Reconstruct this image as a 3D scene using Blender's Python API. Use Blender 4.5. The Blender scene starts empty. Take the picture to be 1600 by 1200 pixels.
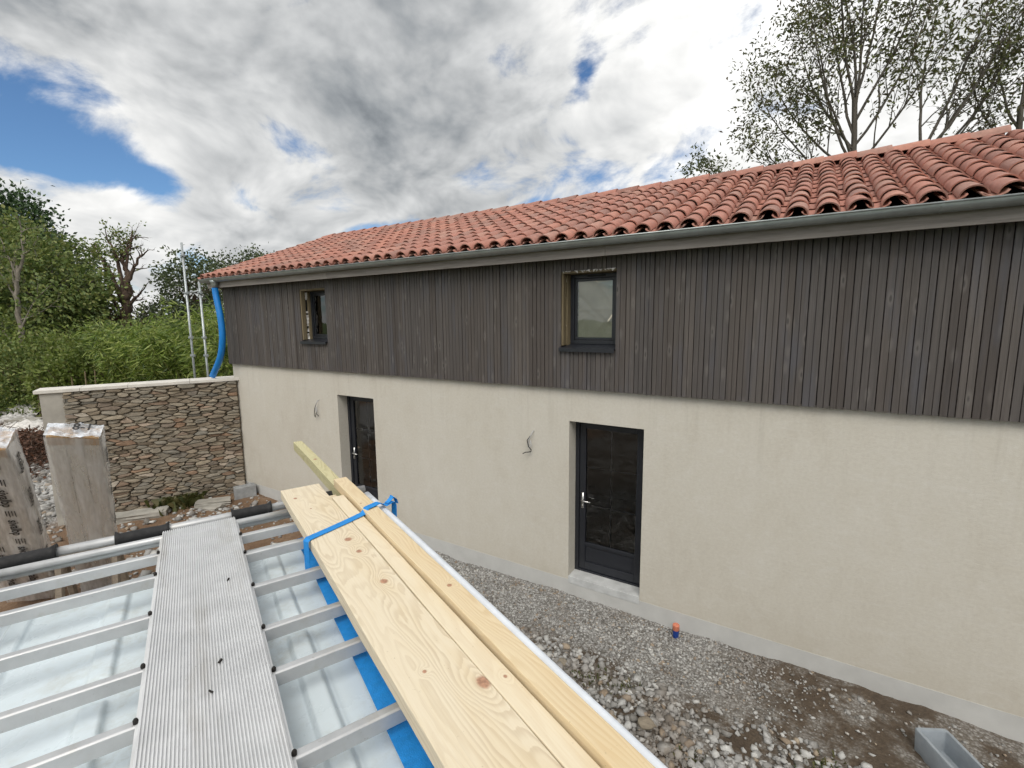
import bpy, bmesh, math, random
import numpy as np
from mathutils import Vector, Matrix, Quaternion

random.seed(7)
RNG = np.random.default_rng(11)
scene = bpy.context.scene
COL = scene.collection
R = math.radians

# ------------------------------------------------------------------ camera
cam_d = bpy.data.cameras.new('camera')
cam_d.sensor_width = 36.0
cam_d.lens = 738.52 / 1600 * 36.0
cam_d.clip_start = 0.05
cam_d.clip_end = 3000
cam = bpy.data.objects.new('camera', cam_d)
COL.objects.link(cam)
CAM = Vector((0.0, -5.5154, 3.5143))
_r = Vector((0.85031972, 0.52617397, -0.00986612))
_u = Vector((-0.06271488, 0.11992811, 0.99079972))
_f = Vector((-0.52251624, 0.84187779, -0.13497617))
cam.matrix_world = Matrix(((_r.x, _u.x, -_f.x, CAM.x), (_r.y, _u.y, -_f.y, CAM.y), (_r.z, _u.z, -_f.z, CAM.z), (0, 0, 0, 1)))
scene.camera = cam

# ------------------------------------------------------------------ light and sky
SUN_EL, SUN_AZ = R(50), R(153)       # azimuth clockwise from +Y: veiled sun behind the camera, to the right
EXPOSURE = 0.58
scene.view_settings.view_transform = 'Standard'
scene.view_settings.look = 'None'
scene.view_settings.exposure = EXPOSURE
scene.view_settings.gamma = 1.0
scene.cycles.use_denoising = True
scene.cycles.use_adaptive_sampling = True
scene.cycles.adaptive_threshold = 0.03
scene.cycles.max_bounces = 6
scene.cycles.diffuse_bounces = 3
scene.cycles.transparent_max_bounces = 16
scene.cycles.caustics_reflective = False
scene.cycles.caustics_refractive = False

sun_d = bpy.data.lights.new('sun', 'SUN')
sun_d.energy = 1.3
sun_d.angle = R(34)
sun_d.color = (1.0, 0.95, 0.87)
sun = bpy.data.objects.new('sun', sun_d)
COL.objects.link(sun)
_s = Vector((math.sin(SUN_AZ) * math.cos(SUN_EL), math.cos(SUN_AZ) * math.cos(SUN_EL), math.sin(SUN_EL)))
sun.rotation_euler = _s.to_track_quat('Z', 'Y').to_euler()
sun.location = (7, -14, 20)


class NT:
    """small helper for node trees"""
    def __init__(self, tree):
        self.t = tree

    def n(self, kind, **kw):
        nd = self.t.nodes.new(kind)
        for k, v in kw.items():
            if k.startswith('i_'):
                key = k[2:]
                key = int(key) if key.isdigit() else key
                self.set(nd.inputs[key], v)
            else:
                setattr(nd, k, v)
        return nd

    def set(self, sock, v):
        if isinstance(v, bpy.types.NodeSocket):
            self.t.links.new(v, sock)
        elif isinstance(v, (tuple, list)) and len(v) == 3 and sock.type == 'RGBA':
            sock.default_value = (*v, 1)
        else:
            sock.default_value = v

    def math(self, op, a, b=0.0, c=None, clamp=False):
        nd = self.t.nodes.new('ShaderNodeMath')
        nd.operation = op
        nd.use_clamp = clamp
        self.set(nd.inputs[0], a)
        self.set(nd.inputs[1], b)
        if c is not None:
            self.set(nd.inputs[2], c)
        return nd.outputs[0]

    def vmath(self, op, a, b=None, scale=None):
        nd = self.t.nodes.new('ShaderNodeVectorMath')
        nd.operation = op
        self.set(nd.inputs[0], a)
        if b is not None:
            self.set(nd.inputs[1], b)
        if scale is not None:
            self.set(nd.inputs['Scale'], scale)
        return nd.outputs['Value'] if op in ('DOT_PRODUCT', 'LENGTH', 'DISTANCE') else nd.outputs[0]

    def noise(self, vec, scale, detail=4, rough=0.55, dist=0.0, out='Fac', dim='3D'):
        nd = self.n('ShaderNodeTexNoise', noise_dimensions=dim)
        if vec is not None:
            self.set(nd.inputs['Vector'], vec)
        nd.inputs['Scale'].default_value = scale
        nd.inputs['Detail'].default_value = detail
        nd.inputs['Roughness'].default_value = rough
        nd.inputs['Distortion'].default_value = dist
        return nd.outputs[out]

    def ramp(self, fac, stops, interp='LINEAR'):
        nd = self.n('ShaderNodeValToRGB')
        nd.color_ramp.interpolation = interp
        els = nd.color_ramp.elements
        while len(els) < len(stops):
            els.new(0.5)
        for e, (p, c) in zip(els, stops):
            e.position = p
            e.color = (*c, 1) if isinstance(c, tuple) else (c, c, c, 1)
        self.set(nd.inputs[0], fac)
        return nd.outputs[0]

    def smooth(self, v, lo, hi, t0=0.0, t1=1.0):
        nd = self.n('ShaderNodeMapRange', interpolation_type='SMOOTHSTEP')
        for i, x in enumerate((v, lo, hi, t0, t1)):
            self.set(nd.inputs[i], x)
        return nd.outputs[0]

    def mix(self, fac, a, b, mode='MIX'):
        nd = self.n('ShaderNodeMix', data_type='RGBA', blend_type=mode)
        self.set(nd.inputs[0], fac)
        self.set(nd.inputs[6], a)
        self.set(nd.inputs[7], b)
        return nd.outputs[2]

    def mapping(self, vec, scale=(1, 1, 1), loc=(0, 0, 0), rot=(0, 0, 0)):
        nd = self.n('ShaderNodeMapping')
        self.set(nd.inputs['Vector'], vec)
        nd.inputs['Scale'].default_value = scale
        nd.inputs['Location'].default_value = loc
        nd.inputs['Rotation'].default_value = rot
        return nd.outputs[0]


def build_world():
    w = bpy.data.worlds.new('World')
    scene.world = w
    w.cycles.sampling_method = 'MANUAL'
    w.cycles.sample_map_resolution = 512
    w.use_nodes = True
    t = w.node_tree
    t.nodes.clear()
    k = NT(t)
    out = k.n('ShaderNodeOutputWorld')
    sky = k.n('ShaderNodeTexSky', sky_type='NISHITA', sun_disc=False)
    sky.sun_elevation = SUN_EL
    sky.sun_rotation = SUN_AZ
    sky.air_density = 1.0
    sky.dust_density = 0.25
    sky.ozone_density = 2.2
    skc = k.vmath('MULTIPLY', sky.outputs[0], (0.76, 0.98, 1.17))
    bg_sky = k.n('ShaderNodeBackground', i_Color=skc, i_Strength=0.066)
    d = k.n('ShaderNodeTexCoord').outputs['Generated']
    sep = k.n('ShaderNodeSeparateXYZ', i_0=d)
    z = k.math('MAXIMUM', sep.outputs[2], 0.0)
    inv = k.math('DIVIDE', 1.0, k.math('ADD', z, 0.16))
    p = k.n('ShaderNodeCombineXYZ', i_0=k.math('MULTIPLY', sep.outputs[0], inv), i_1=k.math('MULTIPLY', sep.outputs[1], inv),
            i_2=k.math('MULTIPLY', z, 1.2)).outputs[0]
    # the cloud field drifts along one wind direction
    pm = k.mapping(p, scale=(1.0, 1.0, 1.0), rot=(0, 0, R(24)))
    ps = k.mapping(pm, scale=(0.85, 1.35, 1.0))
    warp = k.noise(ps, 1.3, 1, 0.5, out='Color', dim='2D')
    pw = k.vmath('ADD', ps, k.vmath('SCALE', k.vmath('SUBTRACT', warp, (0.5, 0.5, 0.5)), scale=0.55))
    n1 = k.noise(pw, 1.15, 4, 0.56, dim='2D')
    dw = k.vmath('ADD', k.mapping(d, scale=(1, 1, 1.5)), k.vmath('SCALE', k.vmath('SUBTRACT', warp, (0.5, 0.5, 0.5)), scale=0.12))
    n2 = k.noise(dw, 5.5, 8, 0.62)
    fld = k.math('ADD', k.math('MULTIPLY', n1, 0.46), k.math('MULTIPLY', n2, 0.54))

    def lobes(lst):
        acc = None
        for (v, sharp, amp) in lst:
            dt = k.vmath('DOT_PRODUCT', d, v)
            g = k.math('EXPONENT', k.math('MULTIPLY', k.math('SUBTRACT', dt, 1.0), sharp))
            g = k.math('MULTIPLY', g, amp)
            acc = g if acc is None else k.math('ADD', acc, g)
        return acc
    cover = lobes([((-0.940, 0.237, 0.244), 260, -0.20), ((-0.922, 0.308, 0.234), 420, -0.15), ((-0.930, 0.215, 0.290), 420, -0.12),
                   ((-0.899, 0.380, 0.219), 900, -0.14), ((-0.851, 0.476, 0.215), 1000, -0.20), ((-0.753, 0.625, 0.195), 600, -0.30),
                   ((-0.800, 0.555, 0.21), 1200, -0.05), ((-0.795, 0.53, 0.285), 260, 0.09), ((-0.339, 0.828, 0.446), 3000, -0.12), ((-0.372, 0.837, 0.401), 3500, -0.14), ((-0.356, 0.833, 0.424), 4000, -0.08),
                   ((-0.915, 0.282, 0.287), 3000, 0.12), ((-0.928, 0.334, 0.165), 700, 0.16), ((-0.886, 0.436, 0.156), 700, 0.14),
                   ((-0.808, 0.565, 0.158), 700, 0.12), ((-0.95, 0.24, 0.17), 900, 0.10)])
    dens_in = k.math('ADD', fld, k.math('ADD', cover, 0.155))
    dens = k.smooth(dens_in, 0.48, 0.61)
    thick = k.smooth(dens_in, 0.56, 0.84)
    # sunward offset sample: bright flanks and darker bellies
    pl = k.vmath('ADD', pw, (-0.05, 0.10, 0.0))
    n1b = k.noise(pl, 1.15, 2, 0.56, dim='2D')
    n2b = k.noise(k.vmath('ADD', dw, (-0.012, -0.004, 0.03)), 5.5, 4, 0.58)
    relief = k.math('ADD', k.math('MULTIPLY', k.math('SUBTRACT', n1, n1b), 0.45), k.math('MULTIPLY', k.math('SUBTRACT', n2, n2b), 0.85))
    glow = lobes([(tuple(_s), 3.0, 0.30), ((-0.05, 0.86, 0.50), 12, 0.11), ((0.15, 0.95, 0.27), 14, 0.15), ((-0.193, 0.898, 0.395), 60, 0.10)])
    bel = lobes([((-0.614, 0.635, 0.469), 40, -0.09), ((-0.741, 0.571, 0.355), 60, -0.02), ((-0.651, 0.694, 0.309), 90, -0.05),
                 ((-0.448, 0.846, 0.291), 70, -0.09), ((-0.322, 0.882, 0.345), 200, -0.06), ((-0.637, 0.682, 0.358), 500, 0.08),
                 ((-0.928, 0.334, 0.165), 160, 0.14), ((-0.368, 0.787, 0.495), 260, 0.14)])
    lum = k.math('SUBTRACT', 0.50, k.math('MULTIPLY', thick, 0.14))
    lum = k.math('ADD', lum, relief)
    lum = k.math('ADD', lum, k.math('ADD', glow, bel))
    lum = k.math('MAXIMUM', lum, 0.15)
    tint = k.ramp(k.math('MULTIPLY', lum, 1.6), [(0.1, (0.80, 0.92, 1.04)), (0.55, (0.95, 0.98, 1.0)), (1.0, (1.0, 1.0, 0.985))])
    ccol = k.vmath('SCALE', tint, scale=lum)
    bg_cl = k.n('ShaderNodeBackground', i_Color=ccol, i_Strength=CLOUD)
    mx = k.n('ShaderNodeMixShader', i_0=dens, i_1=bg_sky.outputs[0], i_2=bg_cl.outputs[0])
    t.links.new(mx.outputs[0], out.inputs[0])


CLOUD = 1.0
build_world()

# ------------------------------------------------------------------ helpers: objects and meshes

def tag(o, label=None, cat=None, group=None, kind=None):
    if label:
        o['label'] = label
    if cat:
        o['category'] = cat
    if group:
        o['group'] = group
    if kind:
        o['kind'] = kind
    return o


def empty(name, loc=(0, 0, 0), rz=0.0, parent=None):
    o = bpy.data.objects.new(name, None)
    COL.objects.link(o)
    o.location = loc
    o.rotation_euler = (0, 0, rz)
    o.parent = parent
    o.empty_display_size = 0.2
    return o


def link(name, me, mat=None, parent=None, loc=None, rot=None):
    o = bpy.data.objects.new(name, me)
    COL.objects.link(o)
    if mat is not None and not me.materials:
        me.materials.append(mat)
    o.parent = parent
    if loc is not None:
        o.location = loc
    if rot is not None:
        o.rotation_euler = rot
    return o


class MB:
    def __init__(self):
        self.v, self.f = [], []

    def add(self, verts, faces):
        b = len(self.v)
        self.v += [tuple(x) for x in verts]
        self.f += [tuple(i + b for i in f) for f in faces]
        return self

    def box(self, x0, x1, y0, y1, z0, z1):
        return self.add([(x0, y0, z0), (x1, y0, z0), (x1, y1, z0), (x0, y1, z0), (x0, y0, z1), (x1, y0, z1), (x1, y1, z1), (x0, y1, z1)],
                        [(0, 3, 2, 1), (4, 5, 6, 7), (0, 1, 5, 4), (1, 2, 6, 5), (2, 3, 7, 6), (3, 0, 4, 7)])

    def prism(self, prof, axis_a, axis_b, axis_l, origin, length, closed=True, caps=True):
        """profile [(a,b)] extruded along axis_l"""
        A, B, L, O = Vector(axis_a), Vector(axis_b), Vector(axis_l), Vector(origin)
        n = len(prof)
        vs = [O + A * a + B * b for a, b in prof] + [O + A * a + B * b + L * length for a, b in prof]
        fs = []
        for i in range(n if closed else n - 1):
            j = (i + 1) % n
            fs.append((i, j, n + j, n + i))
        if caps:
            fs += [tuple(range(n - 1, -1, -1)), tuple(range(n, 2 * n))]
        return self.add(vs, fs)

    def tube(self, pts, rad, sides=8, caps=True):
        pts = [Vector(p) for p in pts]
        n = len(pts)
        rads = rad if isinstance(rad, (list, tuple)) else [rad] * n
        vs, fs = [], []
        up = Vector((0, 0, 1))
        prev = None
        for i, p in enumerate(pts):
            t = (pts[min(i + 1, n - 1)] - pts[max(i - 1, 0)]).normalized()
            if prev is None:
                a = t.cross(up)
                if a.length < 0.05:
                    a = t.cross(Vector((1, 0, 0)))
                a.normalize()
            else:
                a = (prev - t * prev.dot(t)).normalized()
            prev = a
            b = t.cross(a)
            for s in range(sides):
                g = 2 * math.pi * s / sides
                vs.append(p + (a * math.cos(g) + b * math.sin(g)) * rads[i])
        for i in range(n - 1):
            for s in range(sides):
                s2 = (s + 1) % sides
                fs.append((i * sides + s, i * sides + s2, (i + 1) * sides + s2, (i + 1) * sides + s))
        if caps:
            fs += [tuple(range(sides - 1, -1, -1)), tuple(range((n - 1) * sides, n * sides))]
        return self.add(vs, fs)

    def mesh(self, name, smooth=False):
        me = bpy.data.meshes.new(name)
        me.from_pydata(self.v, [], self.f)
        me.validate()
        if smooth:
            me.polygons.foreach_set('use_smooth', [True] * len(me.polygons))
        me.update()
        return me

    def build(self, name, mat, parent=None, smooth=False, bevel=0.0, loc=None, rot=None, segs=2, autosmooth=None):
        me = self.mesh(name, smooth)
        bm = bmesh.new()
        bm.from_mesh(me)
        bmesh.ops.recalc_face_normals(bm, faces=bm.faces)
        if bevel:
            ed = [e for e in bm.edges if len(e.link_faces) == 2 and e.calc_face_angle(0) > 0.5]
            bmesh.ops.bevel(bm, geom=ed, offset=bevel, segments=segs, affect='EDGES', profile=0.5, clamp_overlap=True)
        if autosmooth:
            for f in bm.faces:
                f.smooth = True
            for e in bm.edges:
                if len(e.link_faces) == 2 and e.calc_face_angle(0) > autosmooth:
                    e.smooth = False
        bm.to_mesh(me)
        bm.free()
        return link(name, me, mat, parent, loc, rot)


def fast_mesh(name, V, F, smooth=False):
    """V (n,3), F (m,k) arrays with constant k"""
    V = np.asarray(V, dtype=np.float32)
    F = np.asarray(F, dtype=np.int32)
    me = bpy.data.meshes.new(name)
    m, kk = F.shape
    me.vertices.add(len(V))
    me.vertices.foreach_set('co', V.ravel())
    me.loops.add(m * kk)
    me.loops.foreach_set('vertex_index', F.ravel())
    me.polygons.add(m)
    me.polygons.foreach_set('loop_start', np.arange(0, m * kk, kk, dtype=np.int32))
    me.polygons.foreach_set('loop_total', np.full(m, kk, dtype=np.int32))
    if smooth:
        me.polygons.foreach_set('use_smooth', np.ones(m, dtype=bool))
    me.update(calc_edges=True)
    me.validate()
    return me


def new_mat(name):
    m = bpy.data.materials.new(name)
    m.use_nodes = True
    t = m.node_tree
    t.nodes.clear()
    k = NT(t)
    out = k.n('ShaderNodeOutputMaterial')
    b = k.n('ShaderNodeBsdfPrincipled')
    t.links.new(b.outputs[0], out.inputs[0])
    k.b, k.out, k.mat = b, out, m
    return k


def obj_co(k):
    return k.n('ShaderNodeTexCoord').outputs['Object']


def bump(k, h, strength=0.3, dist=0.01):
    nd = k.n('ShaderNodeBump')
    nd.inputs['Strength'].default_value = strength
    nd.inputs['Distance'].default_value = dist
    k.set(nd.inputs['Height'], h)
    k.set(k.b.inputs['Normal'], nd.outputs[0])


def rnd(k):
    o = k.n('ShaderNodeObjectInfo').outputs['Random']
    g = k.n('ShaderNodeNewGeometry').outputs['Random Per Island']
    return k.math('FRACT', k.math('ADD', k.math('MULTIPLY', o, 7.13), k.math('MULTIPLY', g, 3.71)))


def simple(name, col, rough=0.6, metal=0.0, var=0.12, scale=6.0, bstr=0.0, bscale=60.0, coat=0.0):
    k = new_mat(name)
    co = obj_co(k)
    n = k.noise(co, scale, 5, 0.6)
    lo = tuple(c * (1 - var) for c in col)
    hi = tuple(min(1, c * (1 + var)) for c in col)
    k.set(k.b.inputs['Base Color'], k.ramp(n, [(0.3, lo), (0.7, hi)]))
    k.set(k.b.inputs['Roughness'], k.smooth(k.noise(co, scale * 2.3, 4, 0.6), 0.3, 0.7, max(0.02, rough - 0.08), min(1, rough + 0.08)))
    k.b.inputs['Metallic'].default_value = metal
    if coat:
        k.b.inputs['Coat Weight'].default_value = coat
        k.b.inputs['Coat Roughness'].default_value = 0.08
    if bstr:
        bump(k, k.noise(co, bscale, 4, 0.6), bstr, 0.004)
    return k.mat


# ------------------------------------------------------------------ materials
def m_plaster():
    k = new_mat('lime_render')
    co = obj_co(k)
    a = k.noise(co, 0.55, 5, 0.6)
    b = k.noise(k.mapping(co, scale=(1.6, 1.6, 0.8)), 2.3, 6, 0.65, 0.6)
    c = k.noise(co, 30, 4, 0.7)
    f = k.math('ADD', k.math('MULTIPLY', a, 0.55), k.math('MULTIPLY', b, 0.45))
    base = k.ramp(f, [(0.34, (0.505, 0.47, 0.405)), (0.48, (0.55, 0.52, 0.455)), (0.56, (0.56, 0.532, 0.47)), (0.68, (0.595, 0.57, 0.51))])
    base = k.mix(0.35, base, k.ramp(c, [(0.3, 0.42), (0.7, 0.62)]), 'OVERLAY')
    # splash zone: the render near the ground has drawn up some dust
    sep = k.n('ShaderNodeSeparateXYZ', i_0=co)
    zz = k.math('ADD', sep.outputs[2], k.math('MULTIPLY', b, 0.5))
    dust = k.smooth(zz, 0.1, 0.85, 0.30, 0.0)
    base = k.mix(dust, base, (0.42, 0.38, 0.31))
    drip = k.noise(k.mapping(co, scale=(5.0, 5.0, 0.22)), 1.6, 5, 0.65)
    near_top = k.smooth(sep.outputs[2], 1.5, 2.65, 0.0, 0.28)
    base = k.mix(k.math('MULTIPLY', k.smooth(drip, 0.52, 0.70), near_top), base, (0.36, 0.33, 0.28))
    swirl = k.noise(k.mapping(co, scale=(1.0, 1.0, 2.6)), 5.0, 6, 0.7, 1.2)
    base = k.mix(k.smooth(swirl, 0.50, 0.72, 0.0, 0.22), base, (0.66, 0.655, 0.63))
    k.set(k.b.inputs['Base Color'], base)
    k.b.inputs['Roughness'].default_value = 0.93
    h = k.math('ADD', k.noise(co, 140, 3, 0.7), k.math('MULTIPLY', k.noise(k.mapping(co, scale=(1, 1, 2.2)), 18, 5, 0.6), 1.2))
    bump(k, h, 0.35, 0.004)
    return k.mat


def m_clad():
    k = new_mat('grey_stained_larch')
    co = obj_co(k)
    r = rnd(k)
    off = k.n('ShaderNodeCombineXYZ', i_0=k.math('MULTIPLY', r, 37.0), i_1=k.math('MULTIPLY', r, 11.0), i_2=k.math('MULTIPLY', r, 53.0)).outputs[0]
    c2 = k.vmath('ADD', co, off)
    grain = k.noise(k.mapping(c2, scale=(60, 60, 1.6)), 1.0, 5, 0.6, 0.4)
    blot = k.noise(k.mapping(c2, scale=(5, 5, 0.9)), 1.0, 4, 0.55)
    tone = k.ramp(r, [(0.0, (0.060, 0.050, 0.045)), (0.3, (0.080, 0.068, 0.061)), (0.65, (0.073, 0.065, 0.062)), (1.0, (0.098, 0.084, 0.075))])
    base = k.mix(0.75, tone, k.ramp(grain, [(0.25, 0.30), (0.5, 0.5), (0.75, 0.68)]), 'OVERLAY')
    base = k.mix(k.smooth(blot, 0.5, 0.75, 0, 0.4), base, (0.085, 0.092, 0.118))
    # knots
    vo = k.n('ShaderNodeTexVoronoi', feature='F1')
    k.set(vo.inputs['Vector'], k.mapping(c2, scale=(9, 9, 2.9)))
    vo.inputs['Scale'].default_value = 1.0
    vo.inputs['Randomness'].default_value = 1.0
    kd = vo.outputs['Distance']
    core = k.smooth(kd, 0.05, 0.13, 1.0, 0.0)
    halo = k.smooth(kd, 0.10, 0.30, 1.0, 0.0)
    base = k.mix(k.math('MULTIPLY', halo, 0.38), base, (0.19, 0.175, 0.16))
    base = k.mix(k.math('MULTIPLY', core, 0.85), base, (0.035, 0.03, 0.03))
    k.set(k.b.inputs['Base Color'], base)
    k.b.inputs['Roughness'].default_value = 0.62
    bump(k, k.math('ADD', grain, k.math('MULTIPLY', halo, 0.6)), 0.35, 0.003)
    return k.mat


def m_tile(name='terracotta'):
    k = new_mat(name)
    co = obj_co(k)
    r = rnd(k)
    tone = k.ramp(r, [(0.0, (0.29, 0.140, 0.110)), (0.18, (0.41, 0.182, 0.136)), (0.36, (0.35, 0.170, 0.134)), (0.54, (0.44, 0.192, 0.142)),
                      (0.70, (0.29, 0.157, 0.128)), (0.85, (0.41, 0.225, 0.176)), (1.0, (0.46, 0.208, 0.152))])
    off = k.vmath('ADD', co, k.n('ShaderNodeCombineXYZ', i_0=k.math('MULTIPLY', r, 91.0), i_1=k.math('MULTIPLY', r, 57.0)).outputs[0])
    n = k.noise(off, 14, 6, 0.65)
    n2 = k.noise(off, 75, 4, 0.7)
    base = k.mix(0.55, tone, k.ramp(n, [(0.25, 0.32), (0.5, 0.5), (0.75, 0.66)]), 'OVERLAY')
    base = k.mix(k.smooth(n2, 0.56, 0.72, 0, 0.35), base, (0.16, 0.105, 0.08))
    base = k.mix(k.smooth(n, 0.58, 0.74, 0, 0.45), base, (0.46, 0.33, 0.26))
    base = k.mix(k.smooth(k.noise(co, 5.0, 5, 0.7), 0.56, 0.74, 0, 0.5), base, (0.20, 0.145, 0.115))
    k.set(k.b.inputs['Base Color'], base)
    k.b.inputs['Roughness'].default_value = 0.74
    bump(k, k.math('ADD', n2, n), 0.25, 0.004)
    return k.mat


def m_pine(name, knots, tint=(0.70, 0.545, 0.335), dark=(0.50, 0.335, 0.165), freq=150.0, warp=0.03, seed=0.0, contrast=0.75):
    """sawn softwood; local x across, y along the board"""
    k = new_mat(name)
    co = obj_co(k)
    sep = k.n('ShaderNodeSeparateXYZ', i_0=co)
    x, y, z = sep.outputs
    low = k.noise(k.mapping(co, scale=(7.0, 1.25, 7.0), loc=(seed, seed * 2, 0)), 1.0, 2, 0.45)
    mid = k.noise(k.mapping(co, scale=(24.0, 4.0, 24.0), loc=(seed, 0, 0)), 1.0, 3, 0.5)
    f = k.math('ADD', k.math('MULTIPLY', low, 0.34), k.math('MULTIPLY', x, 0.55))
    f = k.math('ADD', f, k.math('MULTIPLY', mid, warp))
    f = k.math('ADD', f, k.math('MULTIPLY', z, 0.5))
    core = None
    for (kx, ky, s, ell) in knots:
        dx = k.math('DIVIDE', k.math('SUBTRACT', x, kx), s)
        dy = k.math('DIVIDE', k.math('SUBTRACT', y, ky), s * ell)
        rr = k.math('SQRT', k.math('ADD', k.math('MULTIPLY', dx, dx), k.math('MULTIPLY', dy, dy)))
        g = k.math('EXPONENT', k.math('MULTIPLY', k.math('MULTIPLY', rr, rr), -0.16))
        f = k.math('ADD', f, k.math('MULTIPLY', g, 0.055))
        rj = k.math('ADD', rr, k.math('MULTIPLY', k.math('SUBTRACT', mid, 0.5), 1.1))
        c = k.smooth(rj, 0.55, 1.05, 1.0, 0.0)
        core = c if core is None else k.math('MAXIMUM', core, c)
    ring = k.math('FRACT', k.math('MULTIPLY', f, freq))
    # slow rise to late wood, then a sharp drop
    line = k.math('MULTIPLY', k.smooth(ring, 0.25, 0.82), k.smooth(ring, 0.90, 1.0, 1.0, 0.0))
    amt = k.math('MULTIPLY', line, k.smooth(k.noise(k.mapping(co, scale=(10, 1.2, 10)), 1.0, 3, 0.6), 0.3, 0.7, contrast * 0.30, contrast))
    base = k.mix(amt, tint, dark)
    fib = k.noise(k.mapping(co, scale=(260, 7, 260)), 1.0, 3, 0.7)
    base = k.mix(0.35, base, k.ramp(fib, [(0.25, 0.36), (0.75, 0.62)]), 'OVERLAY')
    blot = k.noise(k.mapping(co, scale=(6, 1.6, 6)), 1.0, 5, 0.6)
    base = k.mix(k.smooth(blot, 0.48, 0.75, 0, 0.45), base, (tint[0] * 0.90, tint[1] * 0.80, tint[2] * 0.62))
    spk = k.noise(co, 95, 3, 0.6)
    base = k.mix(k.smooth(spk, 0.68, 0.78, 0, 0.5), base, (0.33, 0.25, 0.15))
    if core is not None:
        kc = k.ramp(k.noise(co, 120, 3, 0.6), [(0.35, (0.22, 0.085, 0.045)), (0.65, (0.46, 0.22, 0.13))])
        base = k.mix(k.math('MULTIPLY', core, 0.85), base, kc)
    k.set(k.b.inputs['Base Color'], base)
    k.b.inputs['Roughness'].default_value = 0.68
    bump(k, k.math('ADD', k.math('MULTIPLY', amt, -0.6), fib), 0.18, 0.002)
    return k.mat


def m_rough_wood(name, c0, c1, scale=(8, 8, 1)):
    k = new_mat(name)
    co = obj_co(k)
    g = k.noise(k.mapping(co, scale=tuple(s * 5 for s in scale)), 1.0, 6, 0.65, 0.5)
    r = rnd(k)
    base = k.ramp(k.math('ADD', k.math('MULTIPLY', g, 0.8), k.math('MULTIPLY', r, 0.2)), [(0.3, c0), (0.7, c1)])
    k.set(k.b.inputs['Base Color'], base)
    k.b.inputs['Roughness'].default_value = 0.8
    bump(k, g, 0.3, 0.003)
    return k.mat


def m_stone():
    k = new_mat('field_stone')
    co = obj_co(k)
    r = rnd(k)
    tone = k.ramp(r, [(0.0, (0.16, 0.128, 0.095)), (0.2, (0.25, 0.205, 0.15)), (0.42, (0.235, 0.212, 0.172)), (0.62, (0.31, 0.262, 0.195)),
                      (0.8, (0.20, 0.187, 0.16)), (0.93, (0.27, 0.175, 0.115)), (1.0, (0.44, 0.40, 0.335))])
    off = k.vmath('ADD', co, k.n('ShaderNodeCombineXYZ', i_0=k.math('MULTIPLY', r, 31.0), i_2=k.math('MULTIPLY', r, 17.0)).outputs[0])
    n = k.noise(k.mapping(off, scale=(1, 1, 2.4)), 9, 6, 0.68)
    base = k.mix(0.8, tone, k.ramp(n, [(0.25, 0.26), (0.5, 0.5), (0.75, 0.72)]), 'OVERLAY')
    k.set(k.b.inputs['Base Color'], base)
    k.b.inputs['Roughness'].default_value = 0.9
    bump(k, n, 0.8, 0.012)
    return k.mat


def m_gravel():
    k = new_mat('limestone_gravel')
    co = obj_co(k)
    r = k.n('ShaderNodeNewGeometry').outputs['Random Per Island']
    tone = k.ramp(r, [(0.0, (0.15, 0.14, 0.125)), (0.3, (0.27, 0.262, 0.25)), (0.6, (0.37, 0.365, 0.355)), (0.9, (0.54, 0.535, 0.515)), (0.95, (0.25, 0.19, 0.135)), (1.0, (0.40, 0.33, 0.25))])
    n = k.noise(co, 38, 5, 0.7)
    base = k.mix(0.7, tone, k.ramp(n, [(0.25, 0.30), (0.75, 0.66)]), 'OVERLAY')
    soil = k.noise(co, 1.4, 4, 0.6)
    base = k.mix(k.smooth(soil, 0.45, 0.68, 0.0, 0.55), base, (0.17, 0.13, 0.095))
    k.set(k.b.inputs['Base Color'], base)
    k.b.inputs['Roughness'].default_value = 0.9
    bump(k, n, 0.5, 0.006)
    return k.mat


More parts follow.
